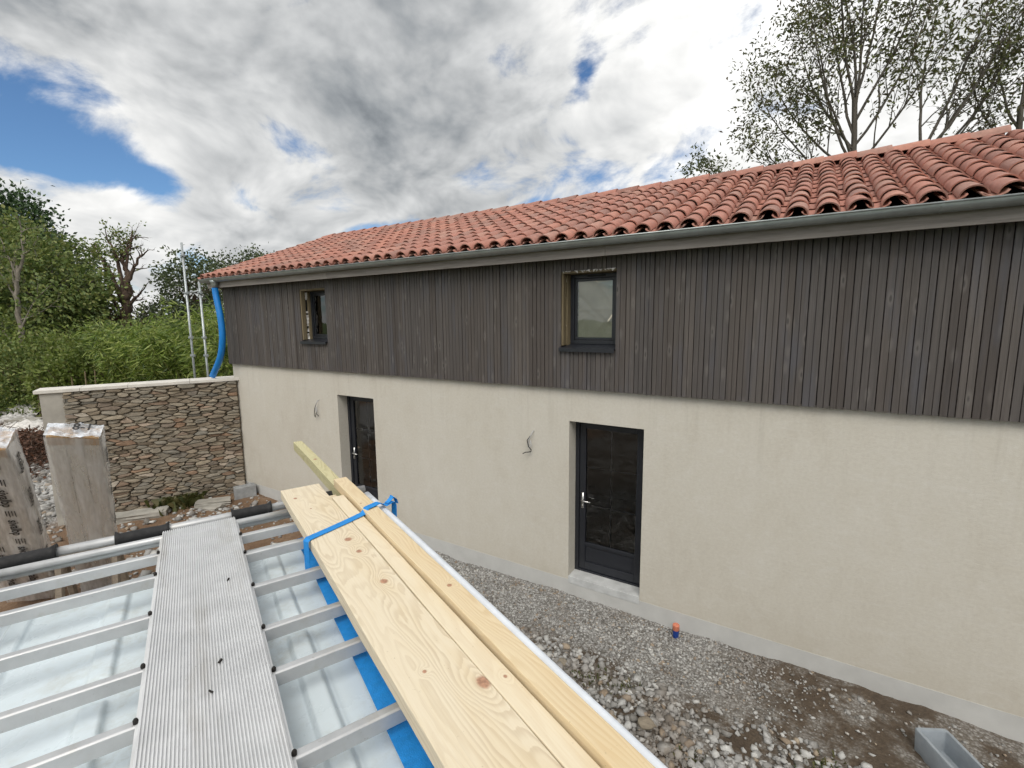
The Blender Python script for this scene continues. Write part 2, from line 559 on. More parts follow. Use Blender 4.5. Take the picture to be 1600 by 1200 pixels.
def m_ground():
    k = new_mat('yard_ground')
    co = obj_co(k)
    sep = k.n('ShaderNodeSeparateXYZ', i_0=co)
    x, y = sep.outputs[0], sep.outputs[1]
    w1 = k.noise(co, 0.9, 5, 0.6)
    w2 = k.noise(co, 3.4, 6, 0.65)
    fine = k.noise(co, 26, 5, 0.7)
    peb = k.n('ShaderNodeTexVoronoi', feature='F1')
    k.set(peb.inputs['Vector'], co)
    peb.inputs['Scale'].default_value = 42
    pc = k.n('ShaderNodeSeparateColor', i_0=peb.outputs['Color']).outputs[0]
    grav = k.ramp(pc, [(0.0, (0.17, 0.165, 0.155)), (0.5, (0.33, 0.325, 0.315)), (1.0, (0.50, 0.495, 0.48))])
    grav = k.mix(k.smooth(peb.outputs['Distance'], 0.35, 0.75, 0, 0.7), grav, (0.085, 0.075, 0.06))
    mud = k.ramp(k.math('ADD', k.math('MULTIPLY', w2, 0.5), k.math('MULTIPLY', fine, 0.5)),
                 [(0.32, (0.05, 0.036, 0.025)), (0.5, (0.085, 0.062, 0.042)), (0.68, (0.15, 0.118, 0.085))])
    soil = k.ramp(k.math('ADD', k.math('MULTIPLY', w2, 0.5), k.math('MULTIPLY', fine, 0.5)),
                  [(0.3, (0.10, 0.058, 0.032)), (0.5, (0.17, 0.105, 0.062)), (0.7, (0.27, 0.19, 0.125))])
    grass = k.ramp(k.math('ADD', k.math('MULTIPLY', w2, 0.6), k.math('MULTIPLY', fine, 0.4)),
                   [(0.3, (0.045, 0.075, 0.018)), (0.55, (0.085, 0.13, 0.03)), (0.75, (0.16, 0.17, 0.06))])
    wob = k.math('MULTIPLY', k.math('SUBTRACT', w1, 0.5), 2.2)
    wob2 = k.math('MULTIPLY', k.math('SUBTRACT', w2, 0.5), 0.9)
    # crushed stone strip along the house
    strip = k.math('MULTIPLY', k.smooth(k.math('ADD', y, k.math('ADD', k.math('MULTIPLY', wob, 0.4), wob2)), -1.15, -0.75),
                   k.smooth(k.math('ADD', x, k.math('ADD', wob, wob2)), -0.9, 0.2, 1.0, 0.0))
    col = k.mix(k.smooth(k.math('ADD', w2, k.math('MULTIPLY', wob, 0.1)), 0.44, 0.60), mud, k.mix(0.5, grav, mud))
    col = k.mix(strip, col, grav)
    left = k.smooth(k.math('ADD', x, wob), -6.2, -5.2, 1.0, 0.0)
    col = k.mix(left, col, soil)
    pale = k.math('MULTIPLY', k.smooth(k.math('ADD', x, wob), -12.2, -11.4, 1.0, 0.0), k.smooth(k.math('ADD', x, wob), -17.5, -16.0))
    col = k.mix(pale, col, grav)
    gr = k.smooth(k.math('ADD', x, k.math('MULTIPLY', wob, 2.0)), -28.0, -25.0, 1.0, 0.0)
    col = k.mix(gr, col, grass)
    gy = k.smooth(y, 7.0, 11.0)
    col = k.mix(gy, col, grass)
    gy2 = k.smooth(y, -16.0, -11.0, 1.0, 0.0)
    col = k.mix(gy2, col, grass)
    k.set(k.b.inputs['Base Color'], col)
    k.b.inputs['Roughness'].default_value = 0.95
    bump(k, k.math('ADD', k.math('MULTIPLY', fine, 0.6), k.math('MULTIPLY', peb.outputs['Distance'], -0.5)), 0.8, 0.02)
    return k.mat


def m_leaf(name, cols, trans=0.35, rough=0.55):
    k = new_mat(name)
    r = k.n('ShaderNodeNewGeometry').outputs['Random Per Island']
    n = len(cols)
    col = k.ramp(r, [(i / (n - 1), c) for i, c in enumerate(cols)])
    big = k.noise(obj_co(k), 0.7, 3, 0.5)
    col = k.mix(0.6, col, k.ramp(big, [(0.3, 0.36), (0.7, 0.62)]), 'OVERLAY')  # broad lighter and darker clumps painted into the leaf colour, imitating clump lighting
    k.set(k.b.inputs['Base Color'], col)
    k.b.inputs['Roughness'].default_value = rough
    tr = k.n('ShaderNodeBsdfTranslucent', i_Color=col)
    mx = k.n('ShaderNodeMixShader', i_0=trans, i_1=k.b.outputs[0], i_2=tr.outputs[0])
    k.t.links.new(mx.outputs[0], k.out.inputs[0])
    return k.mat


def m_bark(name, c0, c1):
    k = new_mat(name)
    co = obj_co(k)
    n = k.noise(k.mapping(co, scale=(6, 6, 1.4)), 1.5, 6, 0.65)
    k.set(k.b.inputs['Base Color'], k.ramp(n, [(0.3, c0), (0.7, c1)]))
    k.b.inputs['Roughness'].default_value = 0.9
    bump(k, n, 0.6, 0.03)
    return k.mat


def m_glass():
    k = new_mat('window_glass')
    tr = k.n('ShaderNodeBsdfTransparent', i_Color=(0.92, 0.95, 0.94))
    gl = k.n('ShaderNodeBsdfGlossy', i_Color=(1, 1, 1), i_Roughness=0.01)
    fr = k.n('ShaderNodeFresnel', i_IOR=1.62)
    wv = k.noise(obj_co(k), 2.2, 2, 0.4)
    bp = k.n('ShaderNodeBump')
    bp.inputs['Strength'].default_value = 0.06
    bp.inputs['Distance'].default_value = 0.02
    k.set(bp.inputs['Height'], wv)
    k.set(gl.inputs['Normal'], bp.outputs[0])
    mx = k.n('ShaderNodeMixShader', i_0=k.math('MULTIPLY', fr.outputs[0], 1.5, clamp=True), i_1=tr.outputs[0], i_2=gl.outputs[0])
    k.t.links.new(mx.outputs[0], k.out.inputs[0])
    return k.mat


def m_film(name='stretch_film', opac=0.32, col=(0.75, 0.77, 0.80), rough=0.22):
    k = new_mat(name)
    co = obj_co(k)
    n = k.noise(k.mapping(co, scale=(8, 1.2, 8)), 1.3, 4, 0.5, 0.2)
    k.set(k.b.inputs['Base Color'], col)
    k.b.inputs['Roughness'].default_value = rough
    bump(k, n, 0.45, 0.02)
    tr = k.n('ShaderNodeBsdfTransparent', i_Color=(0.96, 0.97, 0.98))
    f = k.smooth(n, 0.35, 0.7, opac * 0.55, min(1.0, opac * 1.6))
    mx = k.n('ShaderNodeMixShader', i_0=f, i_1=tr.outputs[0], i_2=k.b.outputs[0])
    k.t.links.new(mx.outputs[0], k.out.inputs[0])
    return k.mat


def m_van_paint():
    k = new_mat('white_van_paint')
    co = obj_co(k)
    d1 = k.noise(co, 2.2, 6, 0.65)
    d2 = k.noise(co, 16, 6, 0.7)
    dirt = k.math('MULTIPLY', k.smooth(d1, 0.38, 0.66), k.smooth(d2, 0.38, 0.7))
    col = k.mix(k.math('MULTIPLY', dirt, 0.65), (0.70, 0.79, 0.84), (0.42, 0.42, 0.36))
    k.set(k.b.inputs['Base Color'], col)
    k.set(k.b.inputs['Roughness'], k.smooth(d1, 0.35, 0.65, 0.24, 0.42))
    k.b.inputs['Coat Weight'].default_value = 0.35
    k.b.inputs['Coat Roughness'].default_value = 0.10
    bump(k, k.noise(co, 3.0, 3, 0.5), 0.10, 0.03)
    return k.mat


def m_alu(name, col=(0.57, 0.58, 0.59), rough=0.42, metal=0.45):
    k = new_mat(name)
    co = obj_co(k)
    n = k.noise(co, 9, 6, 0.7)
    s = k.noise(k.mapping(co, scale=(3, 60, 60)), 2.0, 4, 0.7)
    base = k.ramp(n, [(0.3, tuple(c * 0.80 for c in col)), (0.7, col)])
    st = k.noise(k.mapping(co, scale=(9, 1.4, 9)), 1.0, 7, 0.72)
    base = k.mix(k.smooth(st, 0.52, 0.72, 0.0, 0.45), base, (0.40, 0.38, 0.34))
    sp = k.noise(co, 85, 3, 0.6)
    base = k.mix(k.smooth(sp, 0.66, 0.76, 0.0, 0.5), base, (0.25, 0.23, 0.20))
    k.set(k.b.inputs['Base Color'], base)
    k.b.inputs['Metallic'].default_value = metal
    k.set(k.b.inputs['Roughness'], k.smooth(n, 0.3, 0.7, rough - 0.08, rough + 0.14))
    bump(k, s, 0.08, 0.002)
    return k.mat


M = {}
M['plaster'] = m_plaster()
M['plinth'] = simple('plinth_paint', (0.50, 0.50, 0.485), 0.8, var=0.08, scale=3.5, bstr=0.25, bscale=45)
M['sill'] = simple('concrete_threshold', (0.50, 0.51, 0.51), 0.8, var=0.16, scale=7, bstr=0.2)
M['clad'] = m_clad()
M['fascia'] = m_rough_wood('grey_fascia_wood', (0.20, 0.18, 0.165), (0.38, 0.345, 0.32), (0.35, 6, 6))
M['membrane'] = simple('black_membrane', (0.012, 0.012, 0.013), 0.8)
M['tile'] = m_tile()
M['under'] = simple('roof_underlay', (0.03, 0.022, 0.02), 0.9)
M['zinc'] = simple('zinc_gutter', (0.33, 0.36, 0.36), 0.42, metal=0.7, var=0.15, scale=5)
M['anthracite'] = simple('anthracite_joinery', (0.017, 0.019, 0.025), 0.38, var=0.1)
M['glass'] = m_glass()
M['steel'] = simple('brushed_steel', (0.62, 0.62, 0.61), 0.3, metal=1.0, var=0.06)
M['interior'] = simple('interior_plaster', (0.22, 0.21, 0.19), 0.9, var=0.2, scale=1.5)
M['jamb'] = m_rough_wood('pale_treated_wood', (0.12, 0.092, 0.05), (0.235, 0.19, 0.115), (6, 6, 0.7))
M['torn'] = simple('torn_white_membrane', (0.62, 0.60, 0.57), 0.7, var=0.25, scale=14, bstr=0.4)
M['sheet'] = simple('beige_plastic_sheet', (0.74, 0.69, 0.56), 0.35, var=0.10, scale=4)
M['stone'] = m_stone()
M['mortar'] = simple('earth_mortar', (0.19, 0.155, 0.11), 0.95, var=0.4, scale=9, bstr=0.9, bscale=30)
M['concrete'] = simple('cast_concrete', (0.38, 0.36, 0.32), 0.9, var=0.2, scale=3.5, bstr=0.5, bscale=25)
M['coping'] = simple('pale_coping_stone', (0.66, 0.63, 0.58), 0.8, var=0.1, scale=5, bstr=0.2)
M['block'] = simple('grey_concrete_block', (0.30, 0.31, 0.315), 0.92, var=0.18, scale=8, bstr=0.8, bscale=70)
M['slab'] = simple('weathered_stone_slab', (0.34, 0.325, 0.29), 0.9, var=0.25, scale=5, bstr=0.7, bscale=20)
M['gravel'] = m_gravel()
M['ground'] = m_ground()
M['alu'] = m_alu('mill_aluminium')
M['alu_rib'] = m_alu('ribbed_aluminium', (0.74, 0.75, 0.76), 0.45, 0.25)
M['van'] = m_van_paint()
M['rubber'] = simple('black_rubber', (0.014, 0.014, 0.015), 0.75, var=0.3, scale=20, bstr=0.8, bscale=40)
M['strap'] = simple('blue_webbing', (0.012, 0.24, 0.66), 0.55, var=0.12, scale=40, bstr=0.4, bscale=300)
M['hose'] = simple('blue_plastic_hose', (0.008, 0.20, 0.60), 0.38, var=0.1)
M['galv'] = simple('galvanised_steel', (0.40, 0.43, 0.44), 0.45, metal=0.6, var=0.2, scale=12)
M['white_rail'] = simple('white_coated_rail', (0.70, 0.74, 0.80), 0.35, var=0.08, scale=12, bstr=0.3, bscale=30)
M['green_wood'] = m_pine('treated_green_pine', [(0.0, -0.6, 0.012, 1.5)], (0.56, 0.52, 0.31), (0.40, 0.35, 0.18), 70, seed=4)
M['board_wide'] = m_pine('wide_pine_board', [(0.035, -0.80, 0.017, 1.3), (0.040, -0.93, 0.012, 1.3), (-0.055, -0.17, 0.010, 1.5), (-0.02, -0.36, 0.006, 1.6),
                                             (0.045, -1.20, 0.016, 1.3), (-0.02, -1.68, 0.006, 1.2), (0.085, -1.80, 0.018, 1.6)],
                         (0.72, 0.63, 0.475), (0.49, 0.385, 0.25), 62, 0.04, 1.7, 0.55)
M['board_mid'] = m_pine('narrow_pine_board', [(0.0, -0.35, 0.006, 1.6), (0.01, -1.55, 0.007, 1.2)], (0.73, 0.635, 0.47), (0.62, 0.50, 0.34), 46, 0.02, 5.0, 0.4)
M['beam'] = m_pine('orange_pine_beam', [(0.0, -1.35, 0.010, 1.0), (-0.02, -0.45, 0.005, 1.5)], (0.70, 0.575, 0.38), (0.55, 0.40, 0.22), 66, 0.02, 9.0, 0.5)
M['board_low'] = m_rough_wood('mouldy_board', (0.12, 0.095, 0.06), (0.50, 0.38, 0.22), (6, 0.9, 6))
M['pack_wood'] = m_rough_wood('larch_pack_board', (0.70, 0.625, 0.545), (0.84, 0.785, 0.715), (1.2, 0.25, 1.2))
M['end_grain'] = m_rough_wood('orange_end_grain', (0.46, 0.25, 0.085), (0.62, 0.40, 0.18), (6, 6, 6))
M['film'] = m_film('stretch_film', 0.45, (0.90, 0.90, 0.90))
M['film_white'] = m_film('printed_white_film', 0.60, (0.90, 0.89, 0.88))
M['film_end'] = m_film('crumpled_end_film', 0.62, (0.72, 0.75, 0.80), 0.25)
M['print'] = simple('black_print', (0.02, 0.02, 0.022), 0.6)
M['prop'] = m_rough_wood('grey_prop_timber', (0.16, 0.13, 0.10), (0.32, 0.27, 0.21), (4, 4, 4))
M['copper'] = simple('black_cable', (0.02, 0.02, 0.02), 0.5)
M['cable_grey'] = simple('grey_cable', (0.42, 0.42, 0.42), 0.5)
M['pipe_red'] = simple('faded_red_cap', (0.60, 0.20, 0.12), 0.5, var=0.25, scale=30)
M['pipe_blue'] = simple('blue_pipe', (0.012, 0.045, 0.23), 0.45, var=0.2, scale=30)
M['trough'] = simple('blue_grey_trough', (0.27, 0.30, 0.33), 0.8, var=0.12, scale=9, bstr=0.4, bscale=50)
M['tyre'] = simple('tyre_rubber', (0.015, 0.015, 0.015), 0.85)
M['darkglass'] = simple('tinted_van_glass', (0.01, 0.012, 0.014), 0.08, var=0.05)
M['redlamp'] = simple('red_lamp_plastic', (0.42, 0.012, 0.012), 0.2, var=0.05)
M['screw'] = simple('dark_screw', (0.02, 0.017, 0.015), 0.5, metal=0.4)

# ------------------------------------------------------------------ ground

def ground_h(x, y):
    x = np.asarray(x, dtype=float)
    y = np.asarray(y, dtype=float)
    h = -0.215 + 0.018 * np.sin(1.7 * x + 0.6 * y) + 0.016 * np.sin(2.9 * y - 1.1 * x + 1.0) + 0.008 * np.sin(6.1 * x + 4.3 * y) + 0.006 * np.sin(9.3 * x - 7.7 * y + 2)
    h = h + 0.05 * np.exp(-((y + 1.9) / 0.9) ** 2) * (1 / (1 + np.exp(-(x + 6)))) * (1 / (1 + np.exp((x - 2) * 3)))
    far = np.clip((np.hypot(x + 4, y + 2) - 14) / 10, 0, 1)
    return h * (1 - far) + far * -0.23


def build_ground():
    def axis(a, b, step, lo, hi):
        core = np.arange(a, b + 1e-6, step)
        left, v, s = [], a, step
        while v > lo:
            s *= 1.35
            v -= s
            left.append(max(v, lo))
        right, v, s = [], b, step
        while v < hi:
            s *= 1.35
            v += s
            right.append(min(v, hi))
        return np.array(left[::-1] + list(core) + right)
    xs = axis(-14, 3.5, 0.07, -900, 900)
    ys = axis(-5.5, 0.6, 0.07, -900, 900)
    X, Y = np.meshgrid(xs, ys, indexing='ij')
    Z = ground_h(X, Y)
    near = (np.abs(X + 5) < 10) & (np.abs(Y + 2.5) < 3.6)
    Z = Z + near * RNG.normal(0, 0.005, X.shape)
    nx, ny = X.shape
    idx = np.arange(nx * ny).reshape(nx, ny)
    F = np.stack([idx[:-1, :-1], idx[1:, :-1], idx[1:, 1:], idx[:-1, 1:]], -1).reshape(-1, 4)
    V = np.stack([X.ravel(), Y.ravel(), Z.ravel()], -1)
    o = link('ground', fast_mesh('ground', V, F, True), M['ground'])
    tag(o, kind='structure')


build_ground()

# ------------------------------------------------------------------ house
XL, XR = -10.58, 2.9
DEPTH = 5.56
ZC, ZF = 2.632, 4.225
D1 = (-7.15, -6.213, 0.05, 2.2)
D2 = (-2.551, -1.573, 0.05, 2.2)
W1 = (-7.97, -7.25, 3.16, 4.10)
W2 = (-2.646, -1.934, 3.16, 4.10)
REV = 0.235

house = empty('house', (0, 0, 0))
tag(house, 'long house with beige render below, grey timber cladding above and terracotta tiled roof', 'house')


def holed_wall(mb, x0, x1, z0, z1, holes, yf, yb):
    xs = sorted({x0, x1, *[h[0] for h in holes], *[h[1] for h in holes]})
    zs = sorted({z0, z1, *[h[2] for h in holes], *[h[3] for h in holes]})
    for i in range(len(xs) - 1):
        for j in range(len(zs) - 1):
            cx, cz = (xs[i] + xs[i + 1]) / 2, (zs[j] + zs[j + 1]) / 2
            if any(h[0] < cx < h[1] and h[2] < cz < h[3] for h in holes):
                continue
            a, b, c, d = xs[i], xs[i + 1], zs[j], zs[j + 1]
            mb.add([(a, yf, c), (b, yf, c), (b, yf, d), (a, yf, d)], [(0, 1, 2, 3)])
    for (a, b, c, d) in holes:
        mb.add([(a, yf, c), (a, yb, c), (a, yb, d), (a, yf, d)], [(0, 1, 2, 3)])
        mb.add([(b, yf, c), (b, yb, c), (b, yb, d), (b, yf, d)], [(3, 2, 1, 0)])
        mb.add([(a, yf, d), (a, yb, d), (b, yb, d), (b, yf, d)], [(0, 1, 2, 3)])
        if c > z0 + 0.06:
            mb.add([(a, yf, c), (b, yf, c), (b, yb, c), (a, yb, c)], [(0, 1, 2, 3)])


def build_house_shell():
    mb = MB()
    lo1, lo2 = (D1[0], D1[1], 0.0, D1[3]), (D2[0], D2[1], 0.0, D2[3])
    holed_wall(mb, XL, XR, 0.0, ZC + 0.05, [lo1, lo2], 0.0, REV)
    # side and back walls, full height
    for x in (XL, XR):
        mb.add([(x, 0, 0), (x, DEPTH, 0), (x, DEPTH, 4.35), (x, DEPTH / 2, 5.5), (x, 0, 4.35)], [(0, 1, 2, 3, 4)])
    mb.add([(XL, DEPTH, 0), (XR, DEPTH, 0), (XR, DEPTH, 4.35), (XL, DEPTH, 4.35)], [(0, 1, 2, 3)])
    me = mb.mesh('wall')
    link('wall', me, M['plaster'], house)
    # rooms behind the openings
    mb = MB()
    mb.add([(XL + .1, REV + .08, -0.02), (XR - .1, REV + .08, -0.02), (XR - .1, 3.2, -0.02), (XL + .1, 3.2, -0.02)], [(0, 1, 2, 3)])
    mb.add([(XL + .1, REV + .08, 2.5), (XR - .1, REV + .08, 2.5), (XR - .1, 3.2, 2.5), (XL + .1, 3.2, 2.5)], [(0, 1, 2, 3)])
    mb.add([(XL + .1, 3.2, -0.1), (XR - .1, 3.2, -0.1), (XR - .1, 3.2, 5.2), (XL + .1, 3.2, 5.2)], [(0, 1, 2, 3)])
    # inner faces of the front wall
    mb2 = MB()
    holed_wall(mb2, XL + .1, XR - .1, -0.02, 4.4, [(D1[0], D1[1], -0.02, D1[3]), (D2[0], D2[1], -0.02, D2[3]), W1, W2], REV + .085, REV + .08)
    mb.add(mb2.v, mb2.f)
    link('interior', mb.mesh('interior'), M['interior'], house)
    # plinth
    mb = MB()
    mb.box(XL - 0.003, XR + 0.003, -0.003, 0.10, -0.6, 0.0)
    mb.build('plinth', M['plinth'], house)


build_house_shell()


def threshold(parent, d):
    mb = MB()
    mb.box(d[0] + .001, d[1] - .001, -0.007, REV + 0.09, -0.05, d[2])
    return mb.build('threshold', M['sill'], parent, bevel=0.004)


def build_door(d):
    """glazed entrance door: outer frame, leaf, glass, muntins, panel, handle"""
    x0, x1, z0, z1 = d
    y = REV
    root = empty('door', (x0, y, z0), parent=house)
    W, H = x1 - x0, z1 - z0
    mb = MB()
    fw = 0.055
    mb.box(0.002, fw, -0.03, 0.06, 0.0, H - .002)
    mb.box(W - fw, W - .002, -0.03, 0.06, 0.0, H - .002)
    mb.box(fw, W - fw, -0.03, 0.06, H - fw, H - .002)
    mb.box(fw, W - fw, -0.03, 0.06, 0.0, 0.025)
    mb.build('frame', M['anthracite'], root, bevel=0.003)
    lx0, lx1, lz0, lz1 = fw + .004, W - fw - .004, 0.03, H - fw - .004
    st, gz = 0.085, 0.42
    mb = MB()
    mb.box(lx0, lx0 + st, -0.012, 0.045, lz0, lz1)
    mb.box(lx1 - st, lx1, -0.012, 0.045, lz0, lz1)
    mb.box(lx0 + st, lx1 - st, -0.012, 0.045, lz1 - 0.07, lz1)
    mb.box(lx0 + st, lx1 - st, -0.012, 0.045, lz0, lz0 + 0.11)
    mb.box(lx0 + st, lx1 - st, -0.012, 0.045, gz - 0.045, gz)
    mb.build('leaf_frame', M['anthracite'], root, bevel=0.004)
    mb = MB()
    mb.box(lx0 + st, lx1 - st, 0.006, 0.03, lz0 + 0.11, gz - 0.045)
    mb.box(lx0 + st + .03, lx1 - st - .03, 0.0, 0.007, lz0 + 0.14, gz - 0.075)
    mb.build('panel', M['anthracite'], root, bevel=0.004)
    mb = MB()
    gx0, gx1, gz0, gz1 = lx0 + st, lx1 - st, gz, lz1 - 0.07
    mb.add([(gx0, .010, gz0), (gx1, .010, gz0), (gx1, .010, gz1), (gx0, .010, gz1)], [(0, 1, 2, 3)])
    link('glass', mb.mesh('glass'), M['glass'], root)
    mb = MB()
    cx = (gx0 + gx1) / 2
    mb.box(cx - .011, cx + .011, 0.016, 0.030, gz0, gz1)
    link('muntin', mb.mesh('muntin'), M['anthracite'], root)
    for i in (1, 2):
        zz = gz0 + (gz1 - gz0) * i / 3
        mb = MB()
        mb.box(gx0, cx - .011, 0.016, 0.030, zz - .011, zz + .011)
        mb.box(cx + .011, gx1, 0.016, 0.030, zz - .011, zz + .011)
        link('muntin', mb.mesh('muntin'), M['anthracite'], root)
    mb = MB()
    hx, hz = lx0 + st * 0.55, 1.03
    mb.box(hx - .017, hx + .017, -0.024, -0.0125, hz - .12, hz + .10)
    mb.tube([(hx, -.02, hz + .0), (hx, -.062, hz + .0), (hx + .03, -.068, hz - .002), (hx + .13, -.064, hz - .006)], [.010, .010, .010, .009], 8)
    mb.tube([(hx, -.024, hz - .08), (hx, -.032, hz - .08)], .012, 10)
    mb.build('handle', M['steel'], root, smooth=True)
    threshold(house, d)
    return root


build_door(D1)
build_door(D2)


def wrinkled_sheet(x0, x1, z0, z1, y, rng):
    nx, nz = 40, 46
    X, Z = np.meshgrid(np.linspace(x0, x1, nx), np.linspace(z0, z1, nz), indexing='ij')
    Y = np.full_like(X, y)
    for _ in range(26):
        a = rng.uniform(0, math.pi)
        c = rng.uniform(-0.7, 0.7)
        t = (X - (x0 + x1) / 2) * math.cos(a) + (Z - (z0 + z1) / 2) * math.sin(a) - c
        s = rng.uniform(0.015, 0.05)
        Y = Y + rng.uniform(-0.03, 0.03) * np.exp(-(t / s) ** 2) * (0.5 + 0.5 * np.sin(3 * X + 5 * Z + c * 9))
    Y -= 0.012 * np.exp(-((Z - (z0 + (z1 - z0) * 0.5)) / 0.012) ** 2)
    idx = np.arange(nx * nz).reshape(nx, nz)
    F = np.stack([idx[:-1, :-1], idx[1:, :-1], idx[1:, 1:], idx[:-1, 1:]], -1).reshape(-1, 4)
    return fast_mesh('plastic_sheet', np.stack([X.ravel(), Y.ravel(), Z.ravel()], -1), F, True)


def build_window(w, torn, sheet):
    x0, x1, z0, z1 = w
    W, H = x1 - x0, z1 - z0
    root = empty('window', (x0, 0, z0), parent=house)
    CY = -0.062                                   # face of the cladding
    mb = MB()                                     # timber lining of the rough opening, left, right and head
    fy = 0.13
    mb.box(0.0, 0.028, CY + .012, 0.035, 0.02, H - .03)
    mb.build('jamb_lining', M['jamb'], root, bevel=0.003)
    mb = MB()
    mb.box(0.0, 0.040, 0.085 if torn else 0.045, fy + .05, 0.02, H - .03)
    mb.build('jamb_lining', M['jamb'], root, bevel=0.003)
    mb = MB()
    mb.box(W - 0.012, W, 0.02, fy + .05, 0.02, H - .03)
    mb.build('jamb_lining', M['jamb'], root, bevel=0.003)
    mb = MB()
    mb.box(0.0, W, CY + .014, fy + .05, H - .028, H - .001)
    mb.build('head_lining', M['jamb'], root, bevel=0.003)
    # ragged membrane in the gap between the studs
    rng = np.random.default_rng(3 if torn else 5)
    mb = MB()
    zz = np.linspace(0.03, H - .05, 26)
    pts = []
    for i, z in enumerate(zz):
        pts.append((0.014 + rng.uniform(-.006, .012), 0.036 + rng.uniform(0, .012), z))
        pts.append((0.026 + rng.uniform(-.008, .014), 0.082 - rng.uniform(0, .012), z))
    for i in range(len(zz) - 1):
        if rng.random() < 0.72:
            b = i * 2
            mb.add([pts[b], pts[b + 1], pts[b + 3], pts[b + 2]], [(0, 1, 2, 3)])
    mb.build('torn_membrane', M['torn'], root)
    mb = MB()                                     # frayed scraps under the head
    for i in range(22):
        x = rng.uniform(0.02, W - .05)
        mb.add([(x, CY + .004, H + .004), (x + rng.uniform(.02, .06), CY + .002, H + .006), (x + rng.uniform(.0, .07), CY - rng.uniform(.0, .012), H - rng.uniform(.008, .035))], [(0, 1, 2)])
    mb.build('frayed_scrap', M['torn'] if not torn else M['jamb'], root)
    # window frame and sash
    a0, a1, b0, b1 = 0.042, W - .032, 0.035, H - .03
    mb = MB()
    f = 0.05
    mb.box(a0, a0 + f, fy, fy + .07, b0, b1)
    mb.box(a1 - f, a1, fy, fy + .07, b0, b1)
    mb.box(a0 + f, a1 - f, fy, fy + .07, b1 - f, b1)
    mb.box(a0 + f, a1 - f, fy, fy + .07, b0, b0 + f)
    mb.build('frame', M['anthracite'], root, bevel=0.004)
    mb = MB()
    s0, s1, t0, t1, g = a0 + f + .003, a1 - f - .003, b0 + f + .003, b1 - f - .003, 0.032
    mb.box(s0, s0 + g, fy + .014, fy + .06, t0, t1)
    mb.box(s1 - g, s1, fy + .014, fy + .06, t0, t1)
    mb.box(s0 + g, s1 - g, fy + .014, fy + .06, t1 - g, t1)
    mb.box(s0 + g, s1 - g, fy + .014, fy + .06, t0, t0 + g)
    mb.build('sash', M['anthracite'], root, bevel=0.003)
    mb = MB()                                     # slim air vent in the head of the frame
    mb.box(W * .38, W * .72, fy - .012, fy, b1 - .036, b1 - .016)
    mb.build('vent', M['membrane'], root, bevel=0.003)
    mb = MB()
    mb.add([(s0 + g, fy + .03, t0 + g), (s1 - g, fy + .03, t0 + g), (s1 - g, fy + .03, t1 - g), (s0 + g, fy + .03, t1 - g)], [(0, 1, 2, 3)])
    link('glass', mb.mesh('glass'), M['glass'], root)
    mb = MB()
    mb.box(s0 + g, s0 + g + .008, fy + .036, fy + .05, t0 + g, t1 - g)
    link('spacer', mb.mesh('spacer'), M['steel'], root)
    # metal sill
    mb = MB()
    mb.prism([(CY - .045, -.052), (CY - .045, -.006), (fy + .01, .034), (fy + .01, .02), (CY - .036, -.018), (CY - .036, -.052)],
             (0, 1, 0), (0, 0, 1), (1, 0, 0), (-.012, 0, 0), W + .016)
    mb.build('sill', M['anthracite'], root)
    if sheet:
        me = wrinkled_sheet(s0 + g - .01, s1 - g + .01, t0 + g - .01, t1 - g + .01, fy + .052, rng)
        link('plastic_sheet', me, M['sheet'], root)
    return root


build_window(W1, True, False)
build_window(W2, False, True)


def build_cladding():
    root = empty('cladding', (0, 0, 0), parent=house)
    mb = MB()
    holed_wall(mb, XL + .004, XR - .004, ZC + .012, 4.36, [W1, W2], -0.026, REV + .09)
    mb.add([(XL + .004, -.026, ZC + .012), (XR - .004, -.026, ZC + .012), (XR - .004, 0.0, ZC + .012), (XL + .004, 0.0, ZC + .012)], [(0, 1, 2, 3)])
    mb.add([(XL + .003, -.026, ZC + .012), (XL + .003, 0.3, ZC + .012), (XL + .003, .3, 4.36), (XL + .003, -.026, 4.36)], [(0, 1, 2, 3)])
    link('backing', mb.mesh('backing'), M['membrane'], root)
    segs = [(XL - .02, W1[0]), (W1[0], W1[1]), (W1[1], W2[0]), (W2[0], W2[1]), (W2[1], XR)]
    for si, (a, b) in enumerate(segs):
        n = max(1, round((b - a) / 0.116))
        ws = np.array([random.uniform(0.90, 1.10) for _ in range(n)])
        ws = ws / ws.sum() * (b - a)
        x = a
        for w_ in ws:
            pieces = [(ZC, 4.33)]
            if si == 1:
                pieces = [(ZC, W1[2] - .03), (W1[3], 4.33)]
            if si == 3:
                pieces = [(ZC, W2[2] - .03), (W2[3], 4.33)]
            dy = random.uniform(-.004, .004)
            gap = random.uniform(.005, .008)
            wd = w_ - gap
            m = wd * random.uniform(.44, .56)
            s1, s2 = random.uniform(-.003, .003), random.uniform(-.003, .003)
            f0 = -0.034
            prof = [(0, 0), (0, f0 + .003 + s1), (.0025, f0 + s1), (m - .0035, f0 + s1), (m - .001, f0 + .010), (m + .001, f0 + .010), (m + .0035, f0 + s2), (wd - .0025, f0 + s2), (wd, f0 + .003 + s2), (wd, 0)]
            for (z0, z1) in pieces:
                mb = MB()
                zz0 = z0 + random.uniform(-.002, .002)
                mb.prism(prof, (1, 0, 0), (0, 1, 0), (0, 0, 1), (0, 0, 0), z1 - zz0)
                o = mb.build('board', M['clad'], root, loc=(x + gap / 2, -0.028 + dy, zz0))
            x += w_


build_cladding()

